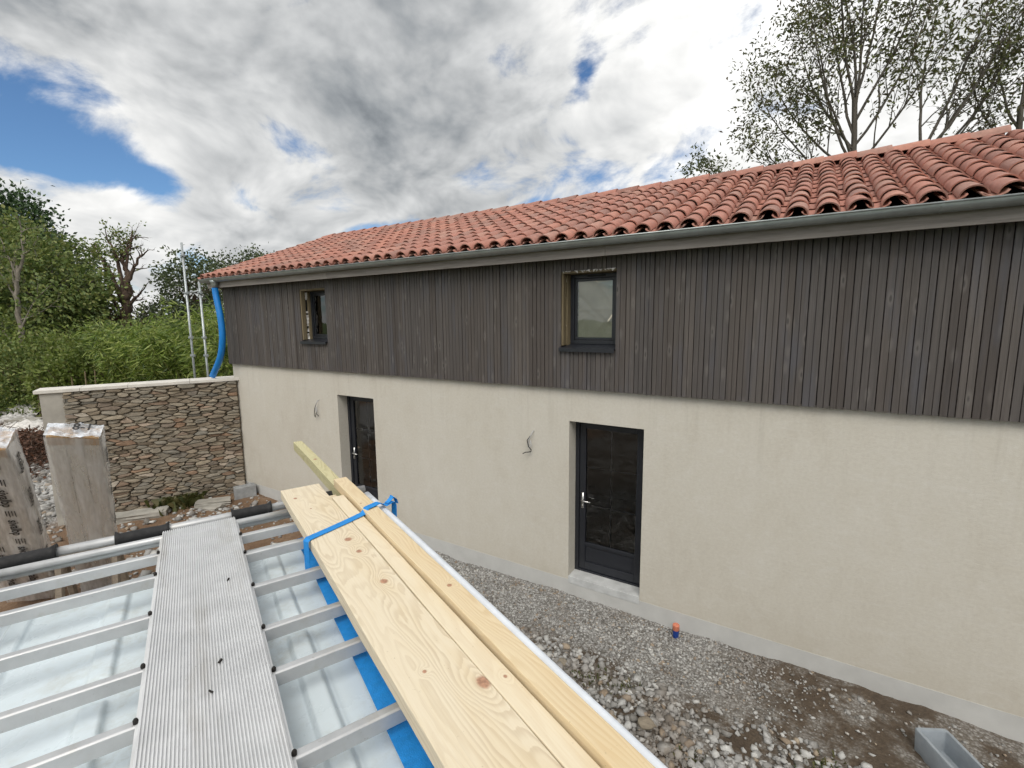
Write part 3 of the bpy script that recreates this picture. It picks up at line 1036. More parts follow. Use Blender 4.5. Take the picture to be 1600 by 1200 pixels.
# roof ---------------------------------------------------------------
EY, EZ = -0.315, 4.425            # eave end of the tile plane
RY, RZ = 2.78, 5.625              # apex of the tile plane
SLOPE = math.atan2(RZ - EZ, RY - EY)
SLEN = math.hypot(RY - EY, RZ - EZ)
PITCH = 0.2352
RX0, RX1 = -10.84, 2.95
ROWS = 11


def tile_mesh(name, r_lo, r_hi, length, th, segs=9, flip=False, skew=0.0):
    mb = MB()
    vs, fs = [], []
    n = segs + 1
    for (yy, rr) in ((0.0, r_lo), (length, r_hi)):
        for lay in (0, th):
            for i in range(n):
                a = math.pi * (0.02 + 0.96 * i / segs)
                q = rr - lay
                vs.append((math.cos(a) * q + skew * yy, yy, math.sin(a) * q * (0.92 if not flip else 0.55)))
    for i in range(segs):
        fs.append((i, i + 1, 2 * n + i + 1, 2 * n + i))                  # outer
        fs.append((n + i, 3 * n + i, 3 * n + i + 1, n + i + 1))          # inner
        fs.append((i, n + i, n + i + 1, i + 1))                          # lower rim
    fs.append((0, 2 * n, 3 * n, n))
    fs.append((n - 1, 2 * n - 1, 4 * n - 1, 3 * n - 1))
    if flip:
        vs = [(x, y, -z) for x, y, z in vs]
    mb.add(vs, fs)
    me = mb.mesh(name)
    bm = bmesh.new()
    bm.from_mesh(me)
    bmesh.ops.recalc_face_normals(bm, faces=bm.faces)
    for f in bm.faces:
        f.smooth = True
    for e in bm.edges:
        if len(e.link_faces) != 2 or e.calc_face_angle(0) > 0.6:
            e.smooth = False
    bm.to_mesh(me)
    bm.free()
    return me


def build_roof():
    roof = empty('roof', (0, 0, 0), parent=house)
    # deck under the tiles, both slopes, and verge boards
    mb = MB()
    by = 2 * RY - EY
    t = 0.03
    mb.add([(RX0 + .05, EY + .02, EZ - .012), (RX1, EY + .02, EZ - .012), (RX1, RY, RZ - .02), (RX0 + .05, RY, RZ - .02)], [(0, 1, 2, 3)])
    mb.add([(RX0 + .05, by, EZ - .012), (RX1, by, EZ - .012), (RX1, RY, RZ - .02), (RX0 + .05, RY, RZ - .02)], [(3, 2, 1, 0)])
    mb.add([(RX0 + .05, EY + .06, EZ - .05), (RX1, EY + .06, EZ - .05), (RX1, RY, RZ - .07), (RX0 + .05, RY, RZ - .07)], [(3, 2, 1, 0)])
    link('roof_deck', mb.mesh('roof_deck'), M['under'], roof)
    mb = MB()
    L = SLEN - .02
    mb.prism([(0, -.15), (.022, -.15), (.022, -.005), (0, -.005)], (1, 0, 0), (0, -math.sin(SLOPE), math.cos(SLOPE)), (0, math.cos(SLOPE), math.sin(SLOPE)),
             (RX0 + .02, EY + .02, EZ), L)
    mb.build('verge_board', M['fascia'], roof)
    # covers
    metas = [tile_mesh('roof_tile', 0.097, 0.080, 0.42, 0.012, skew=s) for s in (-.02, -.008, .008, .02)]
    ex = SLEN / ROWS
    ncol = int((RX1 - RX0) / PITCH)
    spots = []
    for c in range(ncol):
        x = RX0 + PITCH * (c + 0.5)
        for r_ in range(ROWS):
            s = ex * r_ - 0.045 + random.uniform(-.013, .013)
            y = EY + s * math.cos(SLOPE)
            z = EZ + s * math.sin(SLOPE)
            spots.append((x + random.uniform(-.007, .007), y, z, random.uniform(-.032, .032)))
    dist = [(Vector(s[:3]) - CAM).length if s[0] < 2.35 else 99 for s in spots]
    order = sorted(range(len(spots)), key=lambda i: dist[i])
    nearest = set(order[:300])
    far_v, far_f, base = [], [], 0
    for i, (x, y, z, rz) in enumerate(spots):
        me = random.choice(metas)
        mat = Matrix.Translation((x, y, z)) @ Matrix.Rotation(SLOPE - 0.035, 4, 'X') @ Matrix.Rotation(rz, 4, 'Z')
        # lift each lower end over the tile below
        mat = Matrix.Translation((0, -math.sin(SLOPE) * .016, math.cos(SLOPE) * .016)) @ mat
        if i in nearest:
            o = link('roof_tile', me, M['tile'], roof)
            o.matrix_local = mat
        else:
            co = np.empty(len(me.vertices) * 3, dtype=np.float32)
            me.vertices.foreach_get('co', co)
            co = co.reshape(-1, 3)
            m4 = np.array(mat)
            far_v.append(co @ m4[:3, :3].T + m4[:3, 3])
            far_f += [tuple(v + base for v in p.vertices) for p in me.polygons]
            base += len(co)
    me = fast_mesh('far_roof_tiles', np.concatenate(far_v), np.array(far_f), True)
    o = link('far_roof_tiles', me, M['tile'], roof)
    tag(o, kind='stuff')
    # channel tiles between the covers
    ch = tile_mesh('channel', 0.085, 0.098, 0.42, 0.012, segs=6, flip=True)
    co0 = np.empty(len(ch.vertices) * 3, dtype=np.float32)
    ch.vertices.foreach_get('co', co0)
    co0 = co0.reshape(-1, 3)
    fv, ff, base = [], [], 0
    for c in range(ncol + 1):
        x = RX0 + PITCH * c
        for r_ in range(ROWS):
            s = ex * r_ - 0.075
            mat = Matrix.Translation((x, EY + s * math.cos(SLOPE), EZ + s * math.sin(SLOPE) + .052)) @ Matrix.Rotation(SLOPE - 0.035, 4, 'X')
            m4 = np.array(mat)
            fv.append(co0 @ m4[:3, :3].T + m4[:3, 3])
            ff += [tuple(v + base for v in p.vertices) for p in ch.polygons]
            base += len(co0)
    o = link('channel_tiles', fast_mesh('channel_tiles', np.concatenate(fv), np.array(ff), True), M['tile'], roof)
    tag(o, kind='stuff')
    # ridge
    rm = [tile_mesh('ridge_tile', 0.128, 0.112, 0.46, 0.014, segs=10) for _ in range(2)]
    x = RX0 - .02
    while x < 1.40:
        o = link('ridge_tile', rm[0], M['tile'], roof)
        o.matrix_local = Matrix.Translation((x + .42, RY, RZ + .012 + random.uniform(-.004, .004))) @ Matrix.Rotation(R(90), 4, 'Z') @ Matrix.Rotation(-0.03 + random.uniform(-.008, .008), 4, 'X')
        x += 0.375
    # the last ridge tile is laid over, half up
    o = link('ridge_tile', rm[0], M['tile'], roof)
    o.matrix_local = Matrix.Translation((x + .40, RY, RZ + .030)) @ Matrix.Rotation(R(90), 4, 'Z') @ Matrix.Rotation(-0.045, 4, 'X')
    # back slope: plain rows
    mb = MB()
    for c in range(ncol):
        x = RX0 + PITCH * (c + .5)
        prof = [(-.095, 0), (-.07, .05), (0, .085), (.07, .05), (.095, 0)]
        mb.prism(prof, (1, 0, 0), (0, math.sin(SLOPE), math.cos(SLOPE)), (0, math.cos(SLOPE), -math.sin(SLOPE)), (x, RY, RZ), SLEN, closed=False, caps=False)
    o = mb.build('rear_tile_rows', M['tile'], roof)
    tag(o, kind='stuff')


build_roof()


def build_eaves():
    eav = empty('eaves', (0, 0, 0), parent=house)
    # fascia boards, butted
    fx = [RX0 + .06, -6.9, -2.0, XR + .04]
    for a, b in zip(fx[:-1], fx[1:]):
        mb = MB()
        mb.box(a + .0015, b - .0015, -0.262, -0.236, ZF, 4.405)
        mb.build('fascia_board', M['fascia'], eav, bevel=0.003)
    mb = MB()
    mb.add([(RX0 + .06, -.24, 4.355), (XR, -.24, 4.355), (XR, .0, 4.362), (RX0 + .06, .0, 4.362)], [(0, 1, 2, 3)])
    mb.add([(RX0 + .06, -.2, ZF + .02), (RX0 + .06, .3, ZF + .1), (RX0 + .06, .3, 4.6), (RX0 + .06, -.2, 4.44)], [(0, 1, 2, 3)])
    link('soffit', mb.mesh('soffit'), M['fascia'], eav)
    # half round gutter with a beaded lip
    gut = empty('gutter', (0, 0, 0), parent=house)
    gy, gz, gr = -0.330, 4.398, 0.066
    n = 14
    prof = [(-math.cos(math.pi * i / n) * gr, -math.sin(math.pi * i / n) * gr) for i in range(n + 1)]
    prof += [(math.cos(math.pi * i / n) * (gr - .004), -math.sin(math.pi * i / n) * (gr - .004)) for i in range(n + 1)]
    mb = MB()
    x0 = RX0 - .02
    mb.prism(prof, (0, 1, 0), (0, 0, 1), (1, 0, 0), (x0, gy, gz), XR + .05 - x0)
    mb.build('gutter_trough', M['zinc'], gut, autosmooth=0.6)
    mb = MB()
    mb.tube([(x0, gy - gr, gz + .004), (XR + .05, gy - gr, gz + .004)], .0095, 8)
    mb.build('gutter_lip', M['zinc'], gut, smooth=True)
    mb = MB()
    mb.prism([(-math.cos(math.pi * i / n) * gr, -math.sin(math.pi * i / n) * gr) for i in range(n + 1)], (0, 1, 0), (0, 0, 1), (1, 0, 0), (x0 - .003, gy, gz), .003)
    mb.build('end_cap', M['zinc'], gut)
    x = x0 + .55
    i = 0
    while x < XR:                                   # brackets, and a soldered joint every third one
        mb = MB()
        w_ = .012 if i % 3 else .02
        pr = [(-math.cos(math.pi * j / n) * (gr + .0035), -math.sin(math.pi * j / n) * (gr + .0035)) for j in range(n + 1)]
        pr += [(math.cos(math.pi * j / n) * (gr - .001), -math.sin(math.pi * j / n) * (gr - .001)) for j in range(n + 1)]
        mb.prism(pr, (0, 1, 0), (0, 0, 1), (1, 0, 0), (x, gy, gz), w_)
        mb.build('gutter_bracket', M['zinc'], gut, autosmooth=0.6)
        x += 0.62
        i += 1
    mb = MB()                                       # outlet funnel
    ox = -10.36
    mb.tube([(ox, gy, gz - .03), (ox, gy, gz - .075), (ox + .005, gy, gz - .12), (ox + .008, gy, gz - .20)], [.085, .075, .056, .052], 14)
    mb.build('gutter_outlet', M['zinc'], gut, smooth=True)


build_eaves()


def cable_loops(px, pz, name, label, seed):
    rng = random.Random(seed)
    root = empty(name, (px, 0, pz))
    tag(root, label, 'cable', 'bare cable tails left for wall lamps')
    mb = MB()
    mb.tube([(.0, .01, .0), (.0, -.03, -.005), (-.02, -.05, -.06), (-.055, -.05, -.13), (-.06, -.045, -.19), (-.035, -.05, -.24), (-.01, -.055, -.2), (-.025, -.05, -.13)], .0075, 6)
    mb.build('grey_sheath', M['cable_grey'], root, smooth=True)
    mb = MB()
    if seed == 1:
        mb.tube([(-.02, -.05, -.06), (-.07, -.055, -.16), (-.085, -.06, -.28), (-.07, -.055, -.33), (-.05, -.05, -.25), (.03, -.05, -.30)], .0065, 5)
    else:
        mb.tube([(-.02, -.05, -.06), (-.075, -.055, -.13), (-.05, -.06, -.22), (-.01, -.055, -.26), (-.02, -.05, -.29), (-.10, -.06, -.305), (-.15, -.05, -.335)], .0065, 5)
    mb.build('black_wire', M['copper'], root, smooth=True)
    return root


cable_loops(-7.68, 2.06, 'lamp_cable', 'loose black and grey cable tail on the render beside the far door', 1)
cable_loops(-3.08, 2.01, 'lamp_cable', 'loose cable tail with a hooked end on the render beside the near door', 2)


# ------------------------------------------------------------------ stone garden wall
SW_A, SW_B = Vector((-10.42, -0.015, 0)), Vector((-11.70, -2.85, 0))
SW_TOP = 2.27


def build_stone_wall():
    d = (SW_B - SW_A)
    L = d.length
    ang = math.atan2(d.y, d.x)
    root = empty('stone_wall', (SW_A.x, SW_A.y, 0), ang)          # local x along the wall, visible face at local +y
    tag(root, 'rubble stone garden wall with pale coping joining the house corner', 'wall')
    # visible side: the face towards the yard (camera side)
    side = 1 if (Vector((-math.sin(ang), math.cos(ang), 0)).dot(CAM - SW_A) > 0) else -1
    th = 0.42
    fy = 0.0
    core = MB()
    y0, y1 = (-th, -0.022) if side > 0 else (0.022, th)
    core.box(0.01, L - 0.37, y0, y1, -0.5, SW_TOP)
    core.build('mortar_core', M['mortar'], root)
    # cast concrete end pier with an uneven inner edge
    mb = MB()
    ys = sorted((fy + side * 0.008, fy - side * th))
    edge = []
    rng = random.Random(5)
    zz = [-0.5 + i * (SW_TOP + .5) / 15 for i in range(16)]
    vs = []
    for z in zz:
        e_ = L - 0.36 - rng.uniform(0, .16)
        vs.append((e_, z))
    n = len(zz)
    V = [(x, ys[1], z) for x, z in vs] + [(x, ys[0], z) for x, z in vs] + [(L, ys[1], z) for z in zz] + [(L, ys[0], z) for z in zz]
    F = []
    for i in range(n - 1):
        F += [(i, i + 1, 2 * n + i + 1, 2 * n + i), (n + i, 3 * n + i, 3 * n + i + 1, n + i + 1), (2 * n + i, 2 * n + i + 1, 3 * n + i + 1, 3 * n + i), (i, n + i, n + i + 1, i + 1)]
    F += [(n - 1, 2 * n - 1, 4 * n - 1, 3 * n - 1)]
    mb.add(V, F)
    mb.build('end_pier', M['concrete'], root)
    # coping slabs
    cx = [-.06, 0.85, 1.85, 2.55, L + .07]
    for a, b in zip(cx[:-1], cx[1:]):
        mb = MB()
        mb.box(a + .002, b - .002, *sorted((side * 0.045, -side * (th + .04))), SW_TOP, SW_TOP + .062)
        mb.build('coping_slab', M['coping'], root, bevel=0.006)
    # rubble: cells of an uneven, flattened packing; each stone an object of its own
    rng = random.Random(21)
    nrng = np.random.default_rng(4)
    AX = 3.1                                                  # stones lie flat: wider than high
    x0, x1, z0, z1 = 0.012, L - .30, -.36, SW_TOP - .004
    pts = []
    tries = 0
    while len(pts) < 560 and tries < 90000:
        tries += 1
        q = (rng.uniform(x0, x1), rng.uniform(z0, z1))
        big = 0.5 + 0.5 * math.sin(q[0] * 3.1 + 1.0) * math.sin(q[1] * 4.3)
        rmin = rng.choice((.026, .04, .055, .08, .12)) + .012 * big
        if all(math.hypot((q[0] - p[0]) / AX, q[1] - p[1]) > min(rmin, p[2]) for p in pts):
            pts.append((q[0], q[1], rmin))
    def clip(poly, nx, nz, c):
        out = []
        for i_ in range(len(poly)):
            a, b = poly[i_], poly[(i_ + 1) % len(poly)]
            da, db = a[0] * nx + a[1] * nz - c, b[0] * nx + b[1] * nz - c
            if da <= 0:
                out.append(a)
            if (da < 0) != (db < 0):
                t = da / (da - db)
                out.append((a[0] + (b[0] - a[0]) * t, a[1] + (b[1] - a[1]) * t))
        return out
    cells = []
    for i_, (px, pz, _) in enumerate(pts):
        poly = [(x0 / AX, z0), (x1 / AX, z0), (x1 / AX, z1), (x0 / AX, z1)]
        sx, sz = px / AX, pz
        for j_, (qx, qz, _) in enumerate(pts):
            if i_ == j_ or abs(qz - pz) > .6 or abs(qx - px) > 1.5:
                continue
            ox, oz = qx / AX, qz
            nx, nz = ox - sx, oz - sz
            poly = clip(poly, nx, nz, (ox * ox + oz * oz - sx * sx - sz * sz) / 2)
            if len(poly) < 3:
                break
        if len(poly) >= 3:
            cells.append(([(a * AX, b) for a, b in poly], px, pz))
    def area(p):
        return abs(sum(p[k_][0] * p[(k_ + 1) % len(p)][1] - p[(k_ + 1) % len(p)][0] * p[k_][1] for k_ in range(len(p)))) / 2
    cells.sort(key=lambda c: -area(c[0]))
    smV, smF = [], []
    for i_, (poly, px, pz) in enumerate(cells):
        cx_ = sum(p[0] for p in poly) / len(poly)
        cz_ = sum(p[1] for p in poly) / len(poly)
        # subdivide the outline, jitter it and draw it in for the joint
        ring = []
        m0 = len(poly)
        for k_ in range(m0):
            a, b = poly[k_], poly[(k_ + 1) % m0]
            ln = math.hypot(a[0] - b[0], a[1] - b[1])
            for t in ((0.0, .5) if ln > .07 else (0.0,)):
                ring.append((a[0] + (b[0] - a[0]) * t - cx_, a[1] + (b[1] - a[1]) * t - cz_))
        m = len(ring)
        ring = [((ring[k_][0] * .7 + (ring[k_ - 1][0] + ring[(k_ + 1) % m][0]) * .15), (ring[k_][1] * .7 + (ring[k_ - 1][1] + ring[(k_ + 1) % m][1]) * .15)) for k_ in range(m)]
        jr = []
        for (x, z_) in ring:
            d_ = math.hypot(x, z_) + 1e-6
            g = max(.35, (d_ - rng.uniform(.0005, .006)) / d_)
            jr.append((x * g + rng.uniform(-.004, .004), z_ * g + rng.uniform(-.003, .003)))
        ring = jr
        dep = rng.uniform(.010, .055)
        tx, tz = rng.uniform(-.10, .10), rng.uniform(-.25, .15)
        V, F = [], []
        for (sc, yy) in ((1.0, -.06), (0.99, dep * .35), (0.86, dep)):
            for (x, z_) in ring:
                V.append((x * sc, side * (yy + (0 if yy < 0 else x * tx + z_ * tz + rng.uniform(-.003, .003))), z_ * sc))
        for l in range(2):
            for q in range(m):
                q2 = (q + 1) % m
                F.append((l * m + q, l * m + q2, (l + 1) * m + q2, (l + 1) * m + q))
        V.append((rng.uniform(-.01, .01), side * (dep * rng.uniform(.95, 1.2)), rng.uniform(-.008, .008)))
        for q in range(m):
            F.append((2 * m + q, 2 * m + (q + 1) % m, 3 * m))
        if i_ < 300:
            mb = MB()
            mb.add(V, F)
            mb.build('stone', M['stone'], root, loc=(cx_, fy, cz_))
        else:
            b0 = len(smV)
            smV += [(v[0] + cx_, v[1] + fy, v[2] + cz_) for v in V]
            smF += [tuple(q + b0 for q in f) for f in F]
    if smV:
        mb = MB()
        mb.add(smV, smF)
        tag(mb.build('small_stones', M['stone'], root), kind='stuff')


build_stone_wall()

# ------------------------------------------------------------------ hose and scaffold
def catmull(pts, n=8):
    P = [Vector(p) for p in pts]
    P = [P[0] * 2 - P[1]] + P + [P[-1] * 2 - P[-2]]
    out = []
    for i in range(1, len(P) - 2):
        for j in range(n):
            t = j / n
            a, b, c, d = P[i - 1], P[i], P[i + 1], P[i + 2]
            out.append(0.5 * ((2 * b) + (c - a) * t + (2 * a - 5 * b + 4 * c - d) * t * t + (3 * b - a - 3 * c + d) * t ** 3))
    out.append(P[-2])
    return out


mb = MB()
hp = catmull([(-10.352, -.330, 4.215), (-10.340, -.330, 4.08), (-10.235, -.335, 3.62), (-10.225, -.34, 3.20), (-10.36, -.35, 2.80), (-10.70, -.37, 2.385)], 8)
mb.tube(hp, 0.062, 14, caps=False)
mb.tube(hp, 0.056, 14, caps=False)
hose = mb.build('drain_hose', M['hose'], smooth=True)
tag(hose, 'bright blue flexible drain hose hanging from the gutter outlet onto the coping', 'hose')


def build_scaffold():
    root = empty('scaffold_frame', (-13.0, 0.43, -0.2))
    tag(root, 'grey galvanised scaffold frame of two posts standing behind the stone wall', 'scaffold')
    def post(x, y, top, clamps):
        mb = MB()
        mb.tube([(x, y, 0), (x, y, top)], .026, 10)
        o = mb.build('post', M['galv'], root, smooth=True)
        for z in clamps:
            mb = MB()
            mb.tube([(x, y, z - .012), (x, y, z + .012)], .06, 8)
            mb.box(x - .085, x + .085, y - .018, y + .018, z - .03, z + .03)
            mb.build('rosette', M['galv'], o)
    post(-.12, -.06, 5.66, (2.9, 3.35, 4.45, 5.35))
    post(0.20, 0.10, 4.70, (2.9, 3.35, 4.45))
    mb = MB()
    mb.tube([(-.12, -.06, 4.44), (0.20, 0.10, 4.50)], .02, 8)
    mb.tube([(0.05, 0.03, 4.46), (0.20, 0.10, 4.30)], .014, 6)
    mb.build('rung', M['galv'], root, smooth=True)


build_scaffold()

# ------------------------------------------------------------------ wrapped packs of boards leaning behind the van
PACK_A = Vector((-0.60985408, 0.18366376, -0.77093814)).normalized()      # down the pack
PACK_W = Vector((0.46959831, 0.86735445, -0.16484444)).normalized()
PACK_N = PACK_A.cross(PACK_W).normalized()                                # towards the yard, under side
PACK_X = -PACK_W


def text_mesh(body, size):
    cu = bpy.data.curves.new('lettering', 'FONT')
    cu.body = body
    cu.size = size
    cu.align_x = 'CENTER'
    cu.align_y = 'CENTER'
    cu.offset = 0.0025
    cu.resolution_u = 3
    ob = bpy.data.objects.new('lettering_tmp', cu)
    COL.objects.link(ob)
    bpy.context.view_layer.update()
    me = bpy.data.meshes.new_from_object(ob.evaluated_get(bpy.context.evaluated_depsgraph_get()))
    bpy.data.objects.remove(ob)
    bpy.data.curves.remove(cu)
    return me


TXT = text_mesh('sivalbp', 0.12)
TXT_S = text_mesh('sivalbp', 0.085)
TXT_N = text_mesh('8-1', 0.12)


def build_pack(top_left, width, thick, length, label, printed, seed):
    """local x across the width, y down the length, z out of the under side"""
    rng = random.Random(seed)
    rot = Matrix((PACK_X, PACK_A, PACK_N)).transposed()
    root = empty('board_pack', top_left + PACK_W * width)
    root.rotation_euler = rot.to_euler()
    tag(root, label, 'board pack', 'film-wrapped packs of boards behind the van')
    nb = 3
    bw = width / nb
    rows = max(3, round(thick / 0.045))
    bt = thick / rows
    for j in range(rows):
        for i in range(nb):
            mb = MB()
            off = rng.uniform(-.012, .012)
            mb.box(i * bw + .002, (i + 1) * bw - .002, off, length + off, -(j + 1) * bt + .0015, -j * bt - .0015)
            o = mb.build('board', M['pack_wood'], root, bevel=0.003)
            if j == 0:
                mb = MB()
                mb.box(i * bw + .003, (i + 1) * bw - .003, off + .004, off + .12, -.0025, 0.0012)
                mb.build('orange_end', M['end_grain'], o)
            mb = MB()
            mb.box(i * bw + .003, (i + 1) * bw - .003, off - .0015, off + .003, -(j + 1) * bt + .003, -j * bt - .003)
            mb.build('end_grain', M['end_grain'], o)
    # film: a loose, wrinkled sleeve
    nseg, per = 44, [(-.012, .012), (width / 2, .016), (width + .012, .012), (width + .020, -thick / 2), (width + .012, -thick - .012), (width / 2, -thick - .016), (-.012, -thick - .012), (-.022, -thick / 2)]
    def sleeve(y0, y1, grow):
        V, F = [], []
        n = len(per) * 3
        for a in range(nseg + 1):
            y = y0 + (y1 - y0) * a / nseg
            for q in range(n):
                p0, p1 = per[q // 3], per[(q // 3 + 1) % len(per)]
                t = (q % 3) / 3
                x, z = p0[0] + (p1[0] - p0[0]) * t, p0[1] + (p1[1] - p0[1]) * t
                g = grow + rng.uniform(-.003, .004) + .004 * math.sin(q * 1.9 + a * .6)
                cxv, czv = x - width / 2, z + thick / 2
                l = math.hypot(cxv, czv)
                V.append((x + cxv / l * g, y, z + czv / l * g))
        for a in range(nseg):
            for q in range(n):
                q2 = (q + 1) % n
                F.append((a * n + q, a * n + q2, (a + 1) * n + q2, (a + 1) * n + q))
        return V, F, n
    V, F, n = sleeve(-.01, length, .002)
    mb = MB()
    mb.add(V, F)
    film = mb.build('film', M['film_white'] if printed else M['film'], root, smooth=True)
    # crumpled film folded over the upper end
    V, F = [], []
    ni, nj = 14, 10
    for i in range(ni + 1):
        for j in range(nj + 1):
            u, v = i / ni, j / nj
            V.append((-.015 + (width + .03) * u, -.022 - rng.uniform(0, .028) - .012 * math.sin(u * 9 + v * 4), .015 - (thick + .03) * v))
    for i in range(ni):
        for j in range(nj):
            a = i * (nj + 1) + j
            F.append((a, a + 1, a + nj + 2, a + nj + 1))
    mb = MB()
    mb.add(V, F)
    end = mb.build('end_film', M['film_end'], root)
    if printed:
        k_ = 0
        for col, xo in ((0, .27), (1, .73)):
            y = .22 + col * .16
            while y < length - .3:
                o = link('lettering', TXT, M['print'], film)
                o.matrix_local = Matrix.Translation((width * xo, y, .026)) @ Matrix.Rotation(R(90), 4, 'Z')
                mb = MB()                                # small print boxes beside the name
                for s in range(4):
                    mb.box(width * xo - .045 + s * .024, width * xo - .037 + s * .024, y + .24, y + .24 + .12 - .02 * (s % 2), .0245, .0255)
                mb.build('small_print', M['print'], film)
                y += .58
    y = .35
    while y < length - .3:
        o = link('lettering', TXT_S if thick < .2 else TXT, M['print'], film)
        o.matrix_local = Matrix.Translation((-.030, y, -thick / 2)) @ Matrix(((0, 0, -1, 0), (1, 0, 0, 0), (0, -1, 0, 0), (0, 0, 0, 1)))
        y += .62
    if not printed:
        o = link('lettering', TXT_N, M['print'], end)
        o.matrix_local = Matrix.Translation((width * .34, -.066, -thick * .62)) @ Matrix(((-1, 0, 0, 0), (0, 0, -1, 0), (0, -1, 0, 0), (0, 0, 0, 1)))
    return root


P_B = Vector((-6.2321759, -4.09397335, 2.42595549))
build_pack(P_B, 0.40, 0.14, 3.38, 'film-wrapped pack of larch boards marked 8-1 leaning in front of the stone wall', False, 4)
P_A = Vector((-6.5527357, -4.31210842, 2.30633901)) - PACK_W * 0.44
build_pack(P_A, 0.44, 0.24, 3.22, 'film-wrapped pack of boards printed all over with black lettering, cut by the frame edge', True, 9)


def build_prop():
    """low timber trestle that carries the leaning packs"""
    mid = P_B + PACK_A * 1.95 + PACK_N * 0.03
    root = empty('timber_trestle', (mid.x, mid.y, -0.22), math.atan2(PACK_W.y, PACK_W.x))
    tag(root, 'low timber trestle under the two leaning packs of boards', 'trestle')
    top = mid.z - .10 + .22
    mb = MB()
    mb.box(-1.15, .55, -.06, .06, top - .12, top)
    mb.build('beam', M['prop'], root, bevel=.004)
    for x in (-1.0, -.1, .42):
        for s in (-1, 1):
            mb = MB()
            mb.tube([(x, s * .38, .0), (x, s * .045, top - .06)], .045, 6)
            mb.build('leg', M['prop'], root)


build_prop()

# ------------------------------------------------------------------ blocks and slabs on the ground
def rough_box(name, sx, sy, sz, mat, loc, rz, label, cat, seed, tilt=(0, 0), jit=.012, group=None):
    rng = random.Random(seed)
    bm = bmesh.new()
    bmesh.ops.create_cube(bm, size=1.0)
    bmesh.ops.scale(bm, vec=(sx, sy, sz), verts=bm.verts)
    bmesh.ops.subdivide_edges(bm, edges=bm.edges, cuts=3, use_grid_fill=True)
    for v in bm.verts:
        v.co += Vector((rng.uniform(-jit, jit), rng.uniform(-jit, jit), rng.uniform(-jit, jit) * .7))
    me = bpy.data.meshes.new(name)
    bm.to_mesh(me)
    bm.free()
    o = link(name, me, mat, None, loc, (tilt[0], tilt[1], rz))
    return tag(o, label, cat, group)


def hollow_block(loc, rz, label):
    root = empty('concrete_block', loc, rz)
    tag(root, label, 'block')
    mb = MB()
    W_, D_, H_, t = .40, .22, .24, .03
    mb.box(-W_ / 2, W_ / 2, -D_ / 2, -D_ / 2 + t, 0, H_)
    mb.box(-W_ / 2, W_ / 2, D_ / 2 - t, D_ / 2, 0, H_)
    for x in (-W_ / 2, -t / 2, W_ / 2 - t):
        mb.box(x + .0005, x + t - .0005, -D_ / 2 + t, D_ / 2 - t, 0.001, H_ - .001)
    mb.build('shell', M['block'], root, bevel=.004)
    mb = MB()
    mb.box(-W_ / 2 + t, W_ / 2 - t, -D_ / 2 + t, D_ / 2 - t, 0.02, H_ - .012)
    mb.build('web', M['block'], root)


hollow_block((-10.08, -0.24, -0.215), R(70), 'small grey concrete block in the corner between stone wall and house')
rough_box('stone_slab', .95, .30, .13, M['slab'], (-10.72, -1.95, -.15), R(58), 'grey stone slab lying beside the wrapped pack at the wall foot', 'slab', 3, (.05, .02))
rough_box('stone_slab', .62, .34, .10, M['slab'], (-10.15, -.86, -.15), R(62), 'broken flat slab lying near the concrete block', 'slab', 8, (-.06, .08))
rough_box('stone_slab', .36, .26, .07, M['slab'], (-9.93, -.98, -.17), R(20), 'small slab fragment in front of the broken flat slab', 'slab', 12, (.1, -.05))

# stub of pipe beside the plinth
pipe = empty('pipe_stub', (-1.09, -0.14, -0.25))
tag(pipe, 'short blue pipe stub with a faded red cap beside the plinth', 'pipe')
mb = MB()
mb.tube([(0, 0, 0), (0, 0, .13)], .034, 14)
mb.build('pipe_body', M['pipe_blue'], pipe, smooth=False, autosmooth=.7)
mb = MB()
mb.tube([(0, 0, .112), (0, 0, .118), (0, 0, .176), (.0, 0, .182)], [.036, .040, .040, .034], 14)
mb.build('cap', M['pipe_red'], pipe, autosmooth=.7)


def build_trough():
    root = empty('trough_block', (1.24, -0.75, -0.225), R(-62))
    tag(root, 'blue-grey concrete trough block lying open on the mud', 'trough')
    W_, D_, H_, t = .50, .27, .21, .032
    mb = MB()
    def ring(w, d, r, z):
        pts = []
        for (cx, cy, a0) in ((w / 2 - r, d / 2 - r, 0), (-w / 2 + r, d / 2 - r, 90), (-w / 2 + r, -d / 2 + r, 180), (w / 2 - r, -d / 2 + r, 270)):
            for s in range(4):
                a = R(a0 + 30 * s)
                pts.append((cx + r * math.cos(a), cy + r * math.sin(a), z))
        return pts
    rings = [ring(W_ * .95, D_ * .93, .02, 0), ring(W_, D_, .03, H_ - .008), ring(W_ - .012, D_ - .012, .03, H_), ring(W_ - 2 * t + .01, D_ - 2 * t + .01, .022, H_ - .001),
             ring(W_ - 2 * t, D_ - 2 * t, .02, H_ - .012), ring(W_ * .95 - 2.2 * t, D_ * .93 - 2.2 * t, .015, .035)]
    n = 16
    V = [p for r_ in rings for p in r_]
    F = []
    for l in range(len(rings) - 1):
        for q in range(n):
            F.append((l * n + q, l * n + (q + 1) % n, (l + 1) * n + (q + 1) % n, (l + 1) * n + q))
    F += [tuple(range(n - 1, -1, -1)), tuple(range((len(rings) - 1) * n, len(rings) * n))]
    mb.add(V, F)
    o = mb.build('shell', M['trough'], root, autosmooth=.7)


build_trough()

# ------------------------------------------------------------------ gravel
ICO = None


def ico_base():
    bm = bmesh.new()
    bmesh.ops.create_icosphere(bm, subdivisions=1, radius=1.0)
    v = np.array([x.co[:] for x in bm.verts])
    f = np.array([[q.index for q in x.verts] for x in bm.faces])
    bm.free()
    return v, f


